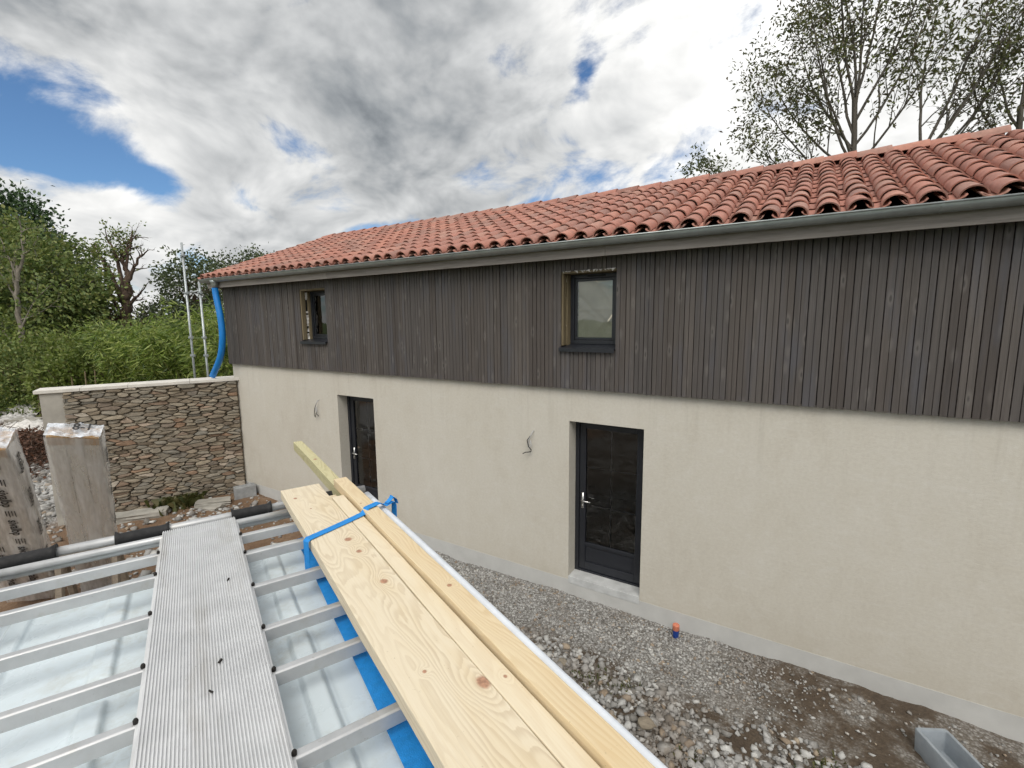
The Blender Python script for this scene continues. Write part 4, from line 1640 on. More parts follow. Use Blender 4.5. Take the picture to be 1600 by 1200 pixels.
def scatter_stones(name, pts, sizes, rng, flat=(.45, .8), sink=.3, label=None):
    bv, bf = ico_base()
    n = len(pts)
    nv = len(bv)
    d = rng.normal(0, 0.22, (n, nv, 3)) + bv[None]
    sc = np.stack([rng.uniform(.75, 1.3, n), rng.uniform(.7, 1.1, n), rng.uniform(*flat, n)], -1) * sizes[:, None]
    V = d * sc[:, None, :]
    a = rng.uniform(0, 2 * np.pi, n)
    tl = rng.normal(0, .35, n)
    c, s = np.cos(tl), np.sin(tl)
    y = V[..., 1] * c[:, None] - V[..., 2] * s[:, None]
    z = V[..., 1] * s[:, None] + V[..., 2] * c[:, None]
    V[..., 1], V[..., 2] = y, z
    c, s = np.cos(a), np.sin(a)
    x = V[..., 0] * c[:, None] - V[..., 1] * s[:, None]
    y = V[..., 0] * s[:, None] + V[..., 1] * c[:, None]
    V[..., 0], V[..., 1] = x, y
    P = np.stack([pts[:, 0], pts[:, 1], ground_h(pts[:, 0], pts[:, 1]) + sizes * sink], -1)
    V = V + P[:, None, :]
    F = (bf[None] + (np.arange(n) * nv)[:, None, None]).reshape(-1, 3)
    o = link(name, fast_mesh(name, V.reshape(-1, 3), F), M['gravel'])
    tag(o, label, 'gravel', kind='stuff')
    return o


def patchy(x, y, s=1.0, ph=0.0):
    return 0.5 + 0.25 * np.sin(2.3 * s * x + 1.3 * s * y + ph) + 0.25 * np.sin(3.7 * s * y - 1.9 * s * x + 2 * ph + 1) + 0.2 * np.sin(6.7 * s * x + 5.1 * s * y + 3 * ph)


def build_gravel():
    rng = np.random.default_rng(5)
    # coarse limestone between the van and the house
    n = 40000
    x = rng.uniform(-6.5, 2.6, n)
    y = rng.uniform(-3.6, -0.12, n)
    dens = np.clip(1.5 * patchy(x, y, .9) + .15, 0.25, 1)
    band = np.exp(-((y + 2.0) / .95) ** 2)
    mudx = 1 / (1 + np.exp(-(x - 0.15) * 4))
    muddy = mudx * np.exp(-((y + .85) / .75) ** 2)
    keep = rng.random(n) < np.clip(dens * 1.2, 0, 1) * (0.25 + 0.75 * band) * (1 - .93 * muddy)
    x, y = x[keep], y[keep]
    sz = rng.lognormal(math.log(.022), .42, len(x)).clip(.008, .05)
    sz *= np.where(y > -1.0, .55, 1.0)
    scatter_stones('gravel', np.stack([x, y], -1), sz, rng, label='pale crushed limestone gravel between the van and the house')
    # fine chippings against the plinth
    n = 15000
    x = rng.uniform(-6.2, 0.9, n)
    y = -np.abs(rng.normal(0, .55, n)) - .03
    keep = (rng.random(n) < np.clip(.9 - (x + .6) * 1.0, 0, 1) * np.clip(.35 + patchy(x, y, 1.6, 2.0), 0, 1)) & (y > -1.5)
    x, y = x[keep], y[keep]
    scatter_stones('fine_gravel', np.stack([x, y], -1), rng.lognormal(math.log(.0095), .35, len(x)).clip(.005, .022), rng, label='fine grey chippings along the foot of the plinth')
    # rubble at the foot of the stone wall and left of its end
    n = 3800
    x = rng.uniform(-12.6, -6.0, n)
    y = rng.uniform(-3.6, -0.05, n)
    wx = SW_A.x + (SW_B.x - SW_A.x) * (y / SW_B.y)
    keep = (rng.random(n) < np.clip(patchy(x, y, .8, 1.0), .05, 1) * .8) & (x > wx + .03)
    x, y = x[keep], y[keep]
    scatter_stones('rubble', np.stack([x, y], -1), rng.lognormal(math.log(.028), .5, len(x)).clip(.010, .085), rng, label='loose stones on the soil in front of the garden wall')
    n = 6000
    x = rng.uniform(-17.5, -11.4, n)
    y = rng.uniform(-5.2, -1.6, n)
    wx = SW_A.x + (SW_B.x - SW_A.x) * (y / SW_B.y)
    keep = (rng.random(n) < .85) & ((y < -2.95) | (x < wx - .5))
    x, y = x[keep], y[keep]
    scatter_stones('pale_gravel', np.stack([x, y], -1), rng.lognormal(math.log(.04), .4, len(x)).clip(.015, .11), rng, label='pale gravel spread beyond the end of the garden wall')


build_gravel()


def rock(loc, sx, sy, sz, seed, label):
    bm = bmesh.new()
    bmesh.ops.create_icosphere(bm, subdivisions=2, radius=1.0)
    rng = random.Random(seed)
    dirs = [Vector((rng.gauss(0, 1), rng.gauss(0, 1), rng.gauss(0, 1))).normalized() for _ in range(9)]
    for v in bm.verts:
        n = v.co.normalized()
        m = max(0.0, max(n.dot(d) for d in dirs))
        v.co = n * (0.72 + .3 * (1 - m) + rng.uniform(-.03, .03))
        v.co = Vector((v.co.x * sx, v.co.y * sy, v.co.z * sz))
    me = bpy.data.meshes.new('rock')
    bm.to_mesh(me)
    bm.free()
    o = link('rock', me, M['stone'], None, loc, (0, 0, rng.uniform(0, 3)))
    return tag(o, label, 'rock')


rock((-2.02, -1.28, -.17), .085, .07, .05, 2, 'flat brown rock on the gravel opposite the near door')
rock((-1.02, -1.62, -.14), .10, .085, .06, 6, 'larger brown rock on the gravel in front of the pipe stub')

# weeds in the gravel
def build_weeds():
    rng = np.random.default_rng(8)
    Vs, Fs, b = [], [], 0
    spots = [(-1.55, -1.30), (-1.75, -1.42), (-.55, -1.75), (-1.30, -1.2), (-2.9, -1.6), (.1, -1.6), (.35, -1.25), (-.9, -2.2), (-3.4, -1.3), (.75, -1.75), (-.1, -2.0), (-2.3, -1.9), (.5, -2.1),
             (-10.75, -1.25), (-10.85, -1.35), (-10.65, -1.15), (-10.8, -1.2)]
    for (sx, sy) in spots:
        big = sx < -9
        n = 150 if big else 55
        px = sx + rng.normal(0, .13 if big else .09, n)
        py = sy + rng.normal(0, .13 if big else .07, n)
        for i in range(n):
            h = rng.uniform(.05, .28) if big else rng.uniform(.02, .055)
            a = rng.uniform(0, 2 * math.pi)
            w_ = h * .14
            l = rng.uniform(.3, 1.0) * h
            g = float(ground_h(px[i], py[i]))
            dx, dy = math.cos(a), math.sin(a)
            Vs += [(px[i] - dy * w_, py[i] + dx * w_, g), (px[i] + dy * w_, py[i] - dx * w_, g),
                   (px[i] + dx * l * .5 + dy * w_, py[i] + dy * l * .5 - dx * w_, g + h * .8), (px[i] + dx * l, py[i] + dy * l, g + h * .75)]
            Fs.append((b, b + 1, b + 2, b + 3))
            b += 4
    o = link('weeds', fast_mesh('weeds', np.array(Vs), np.array(Fs)), m_leaf('weed_leaf', [(0.045, 0.06, 0.015), (0.10, 0.11, 0.03), (0.15, 0.13, 0.05), (0.055, 0.085, 0.02)]))
    tag(o, 'small weeds growing through the gravel', 'weeds', kind='stuff')


build_weeds()

# ------------------------------------------------------------------ van with roof rack (local x right, y towards its rear, z up)
VAN_RZ = math.atan2(0.9127, 0.4087)
GZ = -0.22
BAR_Z = 2.512                      # top of the cross bars
ROOF_Z = 2.378


def build_van():
    van = empty('parked_van', (CAM.x, CAM.y, GZ), VAN_RZ)
    tag(van, 'white high-roof van with an aluminium roof rack parked along the house', 'van')
    O = -GZ                        # local z offset: world z = local z + GZ
    # stamped roof skin
    xs = np.linspace(-.86, .86, 260)
    ys = np.linspace(-2.75, 2.70, 320)
    X, Y = np.meshgrid(xs, ys, indexing='ij')
    Z = ROOF_Z + O - .055 * np.abs(X / .86) ** 3.2 - .04 * np.clip((Y - 2.45) / .25, 0, 1) ** 2 - .10 * np.clip((-2.2 - Y) / .55, 0, 1) ** 2
    def sm(t):
        t = np.clip(t, 0, 1)
        return t * t * (3 - 2 * t)
    def rib(cx, hw, y0, y1, h, soft=.010):
        return h * sm((hw - np.abs(X - cx)) / soft + .5) * sm((Y - y0) / .03) * sm((y1 - Y) / .03)
    for cx in (-.64, -.335, -.03, .232, .53):
        for (y0, y1) in ((1.86, 2.52), (1.05, 1.78), (.20, .97), (-.70, .12), (-1.6, -.78)):
            Z = Z + rib(cx, .032, y0, y1, .016)
    for cx in (-.485, -.185, .10, .385):
        for (y0, y1) in ((1.05, 1.80), (.20, .97), (-.70, .12)):
            Z = Z - .004 * sm((.105 - np.abs(X - cx)) / .02 + .5) * sm((Y - y0) / .06) * sm((y1 - Y) / .06)
    nx, ny = X.shape
    idx = np.arange(nx * ny).reshape(nx, ny)
    F = np.stack([idx[:-1, :-1], idx[1:, :-1], idx[1:, 1:], idx[:-1, 1:]], -1).reshape(-1, 4)
    link('roof_panel', fast_mesh('roof_panel', np.stack([X.ravel(), Y.ravel(), Z.ravel()], -1), F, True), M['van'], van)
    # body: lofted sections along the length (front at -y)
    secs = [(-2.98, .55, .45, .95), (-2.92, .74, .38, 1.02), (-2.55, .88, .32, 1.22), (-2.30, .90, .30, 1.42), (-1.72, .92, .30, 2.22), (-1.45, .93, .30, 2.46), (2.55, .93, .30, 2.48), (2.66, .91, .32, 2.44)]
    V, F = [], []
    m = 12
    for (y, hw, zb, zt) in secs:
        zt = min(zt, ROOF_Z + O - .06)
        pr = [(-hw * .96, zb), (-hw, zb + .12), (-hw, zb + (zt - zb) * .45), (-hw * .985, zb + (zt - zb) * .75), (-hw * .945, zt - .06), (-hw * .90, zt), (hw * .90, zt), (hw * .945, zt - .06), (hw * .985, zb + (zt - zb) * .75), (hw, zb + (zt - zb) * .45), (hw, zb + .12), (hw * .96, zb)]
        V += [(x, y, z) for x, z in pr]
    for s in range(len(secs) - 1):
        for q in range(m):
            q2 = (q + 1) % m
            F.append((s * m + q, s * m + q2, (s + 1) * m + q2, (s + 1) * m + q))
    F += [tuple(range(m - 1, -1, -1)), tuple(range((len(secs) - 1) * m, len(secs) * m))]
    mb = MB()
    mb.add(V, F)
    mb.build('body', M['van'], van, autosmooth=.5)
    mb = MB()
    mb.add([(-.78, -2.285, 1.48), (.78, -2.285, 1.48), (.74, -1.74, 2.215), (-.74, -1.74, 2.215)], [(0, 1, 2, 3)])
    link('windscreen', mb.mesh('windscreen'), M['darkglass'], van)
    for s in (-1, 1):
        mb = MB()
        mb.add([(s * .926, -2.10, 1.50), (s * .936, -1.10, 1.50), (s * .915, -1.15, 2.02), (s * .905, -1.72, 2.02)], [(0, 1, 2, 3)])
        link('side_window', mb.mesh('side_window'), M['darkglass'], van)
        mb = MB()                                     # rear door
        mb.box(*sorted((s * .012, s * .86)), 2.66, 2.685, .42, 2.38)
        o = mb.build('rear_door', M['van'], van, bevel=.008)
        mb = MB()
        mb.box(*sorted((s * .10, s * .74)), 2.686, 2.692, 1.45, 2.10)
        mb.build('rear_pane', M['darkglass'], o)
        mb = MB()
        mb.box(*sorted((s * .80, s * .90)), 2.67, 2.70, .95, 1.5)
        mb.build('tail_lamp', M['redlamp'], van, bevel=.01)
        for y in (-2.0, 1.75):
            w = empty('wheel', (s * .83, y, .33), parent=van)
            mb = MB()
            ring = [(.20, .10), (.31, .11), (.33, .09), (.33, -.09), (.31, -.11), (.20, -.10)]
            V, F = [], []
            ns = 24
            for a in range(ns):
                t = 2 * math.pi * a / ns
                for (r_, x) in ring:
                    V.append((x, r_ * math.cos(t), r_ * math.sin(t)))
            for a in range(ns):
                for q in range(5):
                    F.append((a * 6 + q, a * 6 + q + 1, ((a + 1) % ns) * 6 + q + 1, ((a + 1) % ns) * 6 + q))
            mb.add(V, F)
            mb.build('tyre', M['tyre'], w, autosmooth=.6)
            mb = MB()
            mb.tube([(-.09, 0, 0), (.09, 0, 0)], .205, 20)
            mb.build('rim', M['alu'], w)
    # ---- rack
    rack = empty('roof_rack', (0, 0, O), parent=van)
    bars = [2.497, 2.279, 1.967, 1.660, 1.426, 1.102, .80, .48, .16, -.16, -.5, -.85]
    bz = BAR_Z
    for y in bars:
        mb = MB()                                     # hollow section with a raised rear lip
        mb.prism([(-.015, -.040), (.015, -.040), (.015, .0), (.010, .004), (-.010, .004), (-.015, 0)], (0, 1, 0), (0, 0, 1), (1, 0, 0), (-.80, y, bz - .004), 1.55)
        o = mb.build('cross_bar', M['alu'], rack, bevel=.0015)
    for s, e in ((-1, -.81), (1, .722)):
        mb = MB()
        if s > 0:
            mb.tube(catmull([(e - .006, 2.47, bz + .072), (e, 1.6, bz + .076), (e + .004, .4, bz + .072), (e + .008, -.95, bz + .074)], 6), .019, 14)
            mb.build('side_rail', M['white_rail'], rack, smooth=True)
        else:
            mb.box(e - .02, e + .02, -.95, 2.6, bz - .05, bz + .05)
            mb.build('side_rail', M['alu'], rack, bevel=.004)
        for y in (2.2, .9, -.4):
            mb = MB()
            mb.box(e - .02, e + .02, y - .03, y + .03, ROOF_Z - .03, bz - .055 if s < 0 else bz + .058)
            mb.build('rack_foot', M['alu'], rack, bevel=.003)
        mb = MB()
        mb.box(e - .012, e + .012, 2.40, 2.84, bz - .062, bz - .022)
        mb.build('roller_arm', M['alu'], rack, bevel=.003)
    # ribbed walkway
    a, b = -.197, .120
    prof = [(a, -.035), (a, .012), (a + .008, .014), (a + .009, .028)]
    nr = 38
    x0, x1 = a + .010, b - .010
    p = (x1 - x0) / nr
    for i in range(nr):
        q = x0 + i * p
        prof += [(q + p * .10, .029), (q + p * .22, .0335), (q + p * .66, .0335), (q + p * .78, .029)]
    prof += [(b - .009, .028), (b - .008, .014), (b, .012), (b, -.035), (b - .004, -.035), (b - .004, .008), (a + .004, .008), (a + .004, -.035)]
    mb = MB()
    mb.prism(prof, (1, 0, 0), (0, 0, 1), (0, 1, 0), (0, -1.1, bz - .012), 3.80)
    mb.build('walkway', M['alu_rib'], rack)
    for y in bars:
        for x in (a + .001, b - .001):
            mb = MB()
            mb.tube([(x, y - .004, bz + .002), (x, y - .004, bz + .010), (x, y - .004, bz + .014)], [.0062, .0062, .004], 8)
            mb.build('screw', M['screw'], rack)
    rng = random.Random(2)
    for (x, y) in ((-.012, 1.52), (-.03, 1.40), (.04, 2.02)):
        mb = MB()
        r_ = rng.uniform(.0025, .004)
        mb.tube([(x, y, bz + .0215), (x + rng.uniform(-.01, .01), y + .008, bz + .026)], r_, 6)
        mb.build('dirt_speck', M['screw'], rack)
    # rear roller with rubber sleeves, and a double guide rail
    mb = MB()
    mb.tube([(-.86, 2.80, bz - .008), (.80, 2.80, bz - .008)], .021, 14)
    mb.build('roller_tube', M['alu'], rack, smooth=True)
    for (e0, e1) in ((-.88, -.575), (-.372, -.165), (.10, .29), (.47, .64)):
        mb = MB()
        nseg = 12
        pts, rd = [], []
        for i in range(nseg + 1):
            t = i / nseg
            pts.append((e0 + (e1 - e0) * t, 2.80, bz - .008))
            rd.append(.027 + (.012 if i in (0, nseg) else 0) + rng.uniform(-.0015, .0015))
        mb.tube(pts, rd, 16)
        mb.build('rubber_sleeve', M['rubber'], rack, smooth=True)
    for (y, z, r_) in ((2.675, bz - .004, .016), (2.705, bz - .030, .020)):
        mb = MB()
        mb.tube([(-.84, y, z), (.78, y, z)], r_, 12)
        mb.build('guide_rail', M['alu'], rack, smooth=True)
    return van


VAN = build_van()
VM = Matrix.Translation((CAM.x, CAM.y, 0)) @ Matrix.Rotation(VAN_RZ, 4, 'Z')     # van plan frame, world heights

# ------------------------------------------------------------------ timber on the rack

def timber(name, e0, e1, d_end, d_start, z0, z1, mat, label, skew=0.0, bevel=.003):
    """board lying along the van; local x across, y along with 0 at its far end"""
    w_ = e1 - e0
    mb = MB()
    L = d_end - d_start
    ns = 24
    V, F = [], []
    rng = random.Random(int(e0 * 1000))
    for i in range(ns + 1):
        y = -L * i / ns
        wob = .0012 * math.sin(i * .9 + e0 * 30)
        for (x, z) in ((-w_ / 2, 0), (w_ / 2, 0), (w_ / 2, z1 - z0), (-w_ / 2, z1 - z0)):
            V.append((x + wob + rng.uniform(-.0006, .0006), y, z))
    for i in range(ns):
        for q in range(4):
            q2 = (q + 1) % 4
            F.append((i * 4 + q, i * 4 + q2, i * 4 + 4 + q2, i * 4 + 4 + q))
    F += [(3, 2, 1, 0), (ns * 4, ns * 4 + 1, ns * 4 + 2, ns * 4 + 3)]
    mb.add(V, F)
    o = mb.build(name, mat, None, bevel=bevel)
    o.matrix_world = VM @ Matrix.Translation(((e0 + e1) / 2, d_end, z0)) @ Matrix.Rotation(skew, 4, 'Z')
    return tag(o, label, 'plank', 'timber strapped on the roof rack')


ZB = BAR_Z + .001
timber('plank', .333, .530, 2.735, -1.3, ZB + .051, ZB + .099, M['board_wide'], 'widest pale plank with brown knots and swirling grain on the roof rack', .011)
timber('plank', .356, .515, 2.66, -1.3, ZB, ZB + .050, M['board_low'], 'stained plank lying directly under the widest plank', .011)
timber('plank', .537, .597, 2.470, -1.2, ZB + .054, ZB + .100, M['board_mid'], 'narrow smooth pale plank between the widest plank and the orange beam', .010)
timber('plank', .522, .592, 2.630, -1.2, ZB + .002, ZB + .053, M['board_mid'], 'narrow plank lying under the smooth pale plank', .010)
timber('plank', .598, .660, 3.95, -.6, ZB + .002, ZB + .070, M['green_wood'], 'greenish treated batten jutting farthest out behind the van', .010)
timber('plank', .602, .672, 2.70, -1.0, ZB + .0705, ZB + .119, M['beam'], 'orange-edged beam stacked highest beside the white side rail', .010)


def ribbon(name, pts, width, mat, label, thick=.002, wdir=(0, 1, 0)):
    """flat webbing through van-frame points"""
    P = [Vector(p) for p in pts]
    W_ = Vector(wdir).normalized() * width / 2
    V, F = [], []
    n = len(P)
    for i, p in enumerate(P):
        t = (P[min(i + 1, n - 1)] - P[max(i - 1, 0)]).normalized()
        nn = t.cross(W_).normalized() * thick / 2
        V += [p - W_ - nn, p + W_ - nn, p + W_ + nn, p - W_ + nn]
    for i in range(n - 1):
        for q in range(4):
            q2 = (q + 1) % 4
            F.append((i * 4 + q, i * 4 + q2, i * 4 + 4 + q2, i * 4 + 4 + q))
    F += [(3, 2, 1, 0), (n * 4 - 4, n * 4 - 3, n * 4 - 2, n * 4 - 1)]
    mb = MB()
    mb.add(V, F)
    return mb


zt = ZB + .102
straps = empty('tie_strap', (VM @ Vector((.33, 2.03, BAR_Z - .05))), VAN_RZ)
tag(straps, 'blue webbing strap tied across the planks on the roof rack', 'strap')
sp = [(-.006, -.018, -.01), (-.006, -.014, .04), (-.004, -.006, .147), (.006, -.002, .1555), (.10, .042, .1540), (.20, .088, .1545), (.272, .121, .1565), (.284, .127, .166), (.291, .130, .1755), (.30, .134, .1765), (.36, .161, .1765),
      (.369, .165, .172), (.392, .176, .150), (.414, .186, .152), (.430, .193, .158), (.447, .200, .150), (.452, .203, .128), (.450, .203, .07)]
mb = ribbon('webbing', sp, .038, None, None, wdir=(-.35, 1, 0))
mb.build('webbing', M['strap'], straps)
mb = ribbon('tail', [(.405, .180, .158), (.420, .187, .163), (.432, .192, .172), (.440, .196, .184)], .024, None, None, wdir=(-.35, 1, .1))
mb2 = ribbon('tail', [(.425, .20, .162), (.45, .215, .168), (.468, .226, .150), (.476, .23, .125)], .022, None, None, wdir=(-.5, 1, -.1))
mb.add(mb2.v, mb2.f)
mb.build('strap_tail', M['strap'], straps)

sling = ribbon('lifting_sling', [(.392, 2.50, BAR_Z - .09), (.390, 2.3, BAR_Z - .075), (.388, 2.0, BAR_Z - .070), (.386, 1.7, BAR_Z - .078), (.384, 1.4, BAR_Z - .074), (.382, 1.1, BAR_Z - .080), (.38, .8, BAR_Z - .076), (.38, .3, BAR_Z - .080), (.38, -.8, BAR_Z - .08)], .072, None, None, wdir=(1, 0, .12), thick=.004)
so = sling.build('lifting_sling', M['strap'])
so.matrix_world = VM
tag(so, 'long flat blue sling lying on the van roof beneath the planks', 'strap')

# ------------------------------------------------------------------ vegetation
M['bark_grey'] = m_bark('grey_bark', (0.06, 0.052, 0.045), (0.17, 0.15, 0.13))
M['bark_pale'] = m_bark('pale_dead_bark', (0.12, 0.105, 0.085), (0.27, 0.24, 0.20))
M['bark_brown'] = m_bark('brown_bark', (0.045, 0.03, 0.022), (0.13, 0.085, 0.06))
M['leaf_ash'] = m_leaf('ash_leaf', [(0.056, 0.060, 0.030), (0.104, 0.112, 0.041), (0.140, 0.150, 0.053), (0.112, 0.079, 0.053), (0.160, 0.198, 0.053)], 0.30)
M['leaf_light'] = m_leaf('light_leaf', [(0.07, 0.09, 0.03), (0.11, 0.13, 0.045), (0.14, 0.16, 0.06)], 0.4)
M['leaf_dark'] = m_leaf('evergreen_leaf', [(0.022, 0.049, 0.020), (0.045, 0.090, 0.031), (0.071, 0.124, 0.040)], 0.15)
M['leaf_oak'] = m_leaf('oak_leaf', [(0.083, 0.130, 0.034), (0.141, 0.201, 0.053), (0.201, 0.249, 0.066), (0.261, 0.271, 0.083)], 0.28)
M['leaf_oakdark'] = m_leaf('dark_oak_leaf', [(0.047, 0.070, 0.032), (0.083, 0.113, 0.047), (0.130, 0.155, 0.066)], 0.25)
M['leaf_brown'] = m_leaf('dead_brown_leaf', [(0.10, 0.045, 0.025), (0.17, 0.075, 0.040), (0.075, 0.045, 0.03)], 0.2)
M['leaf_shrub'] = m_leaf('shrub_leaf', [(0.083, 0.127, 0.026), (0.150, 0.210, 0.042), (0.226, 0.284, 0.060), (0.180, 0.196, 0.067)], 0.3)
M['leaf_bamboo'] = m_leaf('bamboo_leaf', [(0.065, 0.115, 0.020), (0.13, 0.20, 0.034), (0.21, 0.29, 0.050), (0.28, 0.36, 0.075), (0.40, 0.45, 0.14)], 0.35, 0.45)
M['leaf_bush'] = m_leaf('bush_leaf', [(0.06, 0.10, 0.02), (0.12, 0.17, 0.035), (0.19, 0.24, 0.06)], 0.3)
M['cane'] = simple('bamboo_cane', (0.26, 0.27, 0.10), 0.5, var=0.3)


def tubes_mesh(name, polys, sides=5):
    """polys: list of (pts (n,3), radii (n))"""
    Vs, Fs, b = [], [], 0
    ang = np.arange(sides) * 2 * np.pi / sides
    ca, sa = np.cos(ang), np.sin(ang)
    for pts, rad in polys:
        P = np.asarray(pts, float)
        n = len(P)
        T = np.gradient(P, axis=0)
        T /= np.linalg.norm(T, axis=1)[:, None] + 1e-9
        ref = np.array([0.31, 0.87, 0.11])
        A = np.cross(T, ref)
        A /= np.linalg.norm(A, axis=1)[:, None] + 1e-9
        B = np.cross(T, A)
        rr = np.asarray(rad, float)[:, None, None]
        V = P[:, None, :] + rr * (A[:, None, :] * ca[None, :, None] + B[:, None, :] * sa[None, :, None])
        Vs.append(V.reshape(-1, 3))
        i = np.arange(n - 1)[:, None] * sides
        s = np.arange(sides)[None]
        s2 = (s + 1) % sides
        F = np.stack([i + s, i + s2, i + sides + s2, i + sides + s], -1).reshape(-1, 4) + b
        Fs.append(F)
        b += n * sides
    return fast_mesh(name, np.concatenate(Vs), np.concatenate(Fs), True)


def leaves_mesh(name, P, D, rng, length, width, fold=0.25, rand=0.8):
    """one rhombic, slightly folded leaf of two faces at every P; D a preferred direction (n,3)"""
    n = len(P)
    d = D + rng.normal(0, rand, (n, 3))
    d /= np.linalg.norm(d, axis=1)[:, None] + 1e-9
    q = rng.normal(0, 1, (n, 3))
    s = np.cross(d, q)
    s /= np.linalg.norm(s, axis=1)[:, None] + 1e-9
    nn = np.cross(d, s)
    L = length * rng.uniform(.65, 1.25, n)[:, None]
    W_ = width * rng.uniform(.7, 1.2, n)[:, None]
    base = P
    tip = P + d * L + nn * L * rng.uniform(-.25, .05, n)[:, None]
    m = P + d * L * .45
    l = m + s * W_ + nn * W_ * fold
    r_ = m - s * W_ + nn * W_ * fold
    V = np.stack([base, l, tip, r_], 1).reshape(-1, 3)
    i = np.arange(n)[:, None] * 4
    F = np.concatenate([i + np.array([[0, 1, 2]]), i + np.array([[0, 2, 3]])], 0)
    return fast_mesh(name, V, F)


def grow(rng, polys, anchors, p, d, length, r0, level, spec):
    """recursive branching; spec[level] = dict(seg, wander, up, kids, klen, kang, start)"""
    s = spec[level]
    n = s['seg']
    pts, rad = [p.copy()], [r0]
    st = length / n
    kids_at = []
    for i in range(n):
        d = d + rng.normal(0, s['wander'], 3) + np.array([0, 0, s['up']]) + np.array(s.get('wind', (0, 0, 0)))
        d /= np.linalg.norm(d)
        p = p + d * st
        pts.append(p.copy())
        rad.append(r0 * (1 - .82 * (i + 1) / n))
        kids_at.append((p.copy(), d.copy(), rad[-1], (i + 1) / n))
    polys.append((np.array(pts), np.array(rad)))
    if level + 1 < len(spec):
        k_ = s['kids']
        for j in range(k_):
            t = s['start'] + (1 - s['start']) * (j + rng.uniform(0, 1)) / k_
            a = t * n
            i0 = min(int(a), n - 1)
            q = pts[i0] + (pts[i0 + 1] - pts[i0]) * (a - i0)
            dd = pts[i0 + 1] - pts[i0]
            dd = dd / np.linalg.norm(dd)
            v = rng.normal(0, 1, 3)
            v -= dd * v.dot(dd)
            v /= np.linalg.norm(v)
            an = R(s['kang']) * rng.uniform(.7, 1.3)
            nd = dd * math.cos(an) + v * math.sin(an)
            grow(rng, polys, anchors, q, nd, s['klen'] * rng.uniform(.6, 1.25) * (1.15 - .6 * t), max(rad[i0] * .55, .004), level + 1, spec)
    if s.get('leaf'):
        for (q, dd, _, t) in kids_at:
            anchors.append((q, dd))


def make_tree(name, loc, label, bark, leaf, polys, LP, LD, rng, ll, lw, rand=.8, group=None, sides=5):
    root = empty(name, loc)
    tag(root, label, 'tree', group)
    loc = np.array(loc)
    polys = [(p - loc, r_) for p, r_ in polys]
    link('trunk', tubes_mesh('trunk', polys, sides), M[bark], root)
    link('crown', leaves_mesh('crown', LP - loc, LD, rng, ll, lw, rand=rand), M[leaf], root)
    return root


def fan_tree(name, base, fork, limbs, label, seed, spec, trunk_r, leaf='leaf_ash', bark='bark_grey', ll=.13, lw=.028, per=4, spread=.16, group=None):
    """straight trunk, then a fan of rising limbs given by (azimuth deg, tilt deg, length, start height)"""
    rng = np.random.default_rng(seed)
    polys, anchors = [], []
    b = np.array(base, float)
    top = np.array([fork[0], fork[1], fork[2]], float)
    n = 9
    pts = np.array([b + (top - b) * i / n + np.array([math.sin(i * 1.1) * .08, math.cos(i * 1.7) * .08, 0]) for i in range(n + 1)])
    polys.append((pts, np.linspace(trunk_r, trunk_r * .7, n + 1)))
    for (az, tilt, ln, z0) in limbs:
        f = (z0 - b[2]) / (top[2] - b[2])
        q = b + (top - b) * min(f, 1.0)
        d = np.array([math.sin(R(az)) * math.sin(R(tilt)), math.cos(R(az)) * math.sin(R(tilt)), math.cos(R(tilt))])
        grow(rng, polys, anchors, q, d, ln, trunk_r * .40, 0, spec)
    A = np.array([a[0] for a in anchors])
    D = np.array([a[1] for a in anchors])
    P = np.repeat(A, per, 0) + rng.normal(0, spread, (len(A) * per, 3))
    DD = np.repeat(D, per, 0) + np.array([0, 0, -.25])
    return make_tree(name, base, label, bark, leaf, polys, P, DD, rng, ll, lw, group=group)


ASH = [dict(seg=9, wander=.07, up=.05, kids=11, klen=2.6, kang=34, start=.18), dict(seg=6, wander=.12, up=.06, kids=5, klen=1.0, kang=38, start=.15, leaf=False),
       dict(seg=4, wander=.2, up=.02, kids=0, klen=0, kang=0, start=0, leaf=True)]
ASHW = [dict(s, wind=(.035, 0, .0)) for s in ASH]

G_R = 'sparse trees rising behind the ridge'
fan_tree('tall_tree', (1.3, 20.3, -.23), (1.15, 20.3, 12.6),
         [(-88, 52, 6.2, 8.6), (-80, 43, 7.0, 9.6), (-100, 34, 7.6, 10.0), (-70, 26, 7.6, 11.2), (-120, 18, 8.0, 12.2), (60, 14, 8.4, 12.6), (95, 24, 7.6, 11.6), (85, 33, 7.2, 10.6), (-85, 62, 5.4, 8.2), (20, 6, 8.6, 12.6), (110, 42, 5.6, 9.6), (-60, 38, 6.4, 10.6), (180, 15, 7.4, 12.0), (-140, 40, 5.8, 10.2)],
         'tall sparse-leaved tree with forked pale limbs, largest behind the ridge', 3, ASH, .15, per=3, ll=.21, lw=.044, spread=.24, group=G_R)
fan_tree('tall_tree', (4.1, 26.6, -.23), (4.3, 26.6, 11.6),
         [(80, 26, 8.5, 10.6), (95, 18, 9.0, 11.4), (60, 33, 7.5, 10.4), (110, 30, 7.8, 11.2), (-40, 12, 7.4, 11.4), (90, 42, 6.2, 10.0)],
         'slender wind-bent tree between the largest tree and the frame edge', 5, ASHW, .20, per=2, ll=.24, lw=.045, spread=.22, group=G_R)
fan_tree('tall_tree', (8.0, 27.2, -.23), (7.9, 27.2, 13.2),
         [(60, 16, 7.0, 13.0), (-70, 30, 5.5, 12.2), (85, 38, 6.0, 12.4), (-20, 8, 7.0, 13.2), (-80, 52, 4.4, 11.4), (100, 24, 6.5, 13.0)],
         'small forked tree just above the end of the ridge tiles', 8, ASHW, .17, per=2, ll=.24, lw=.045, spread=.22, group=G_R)
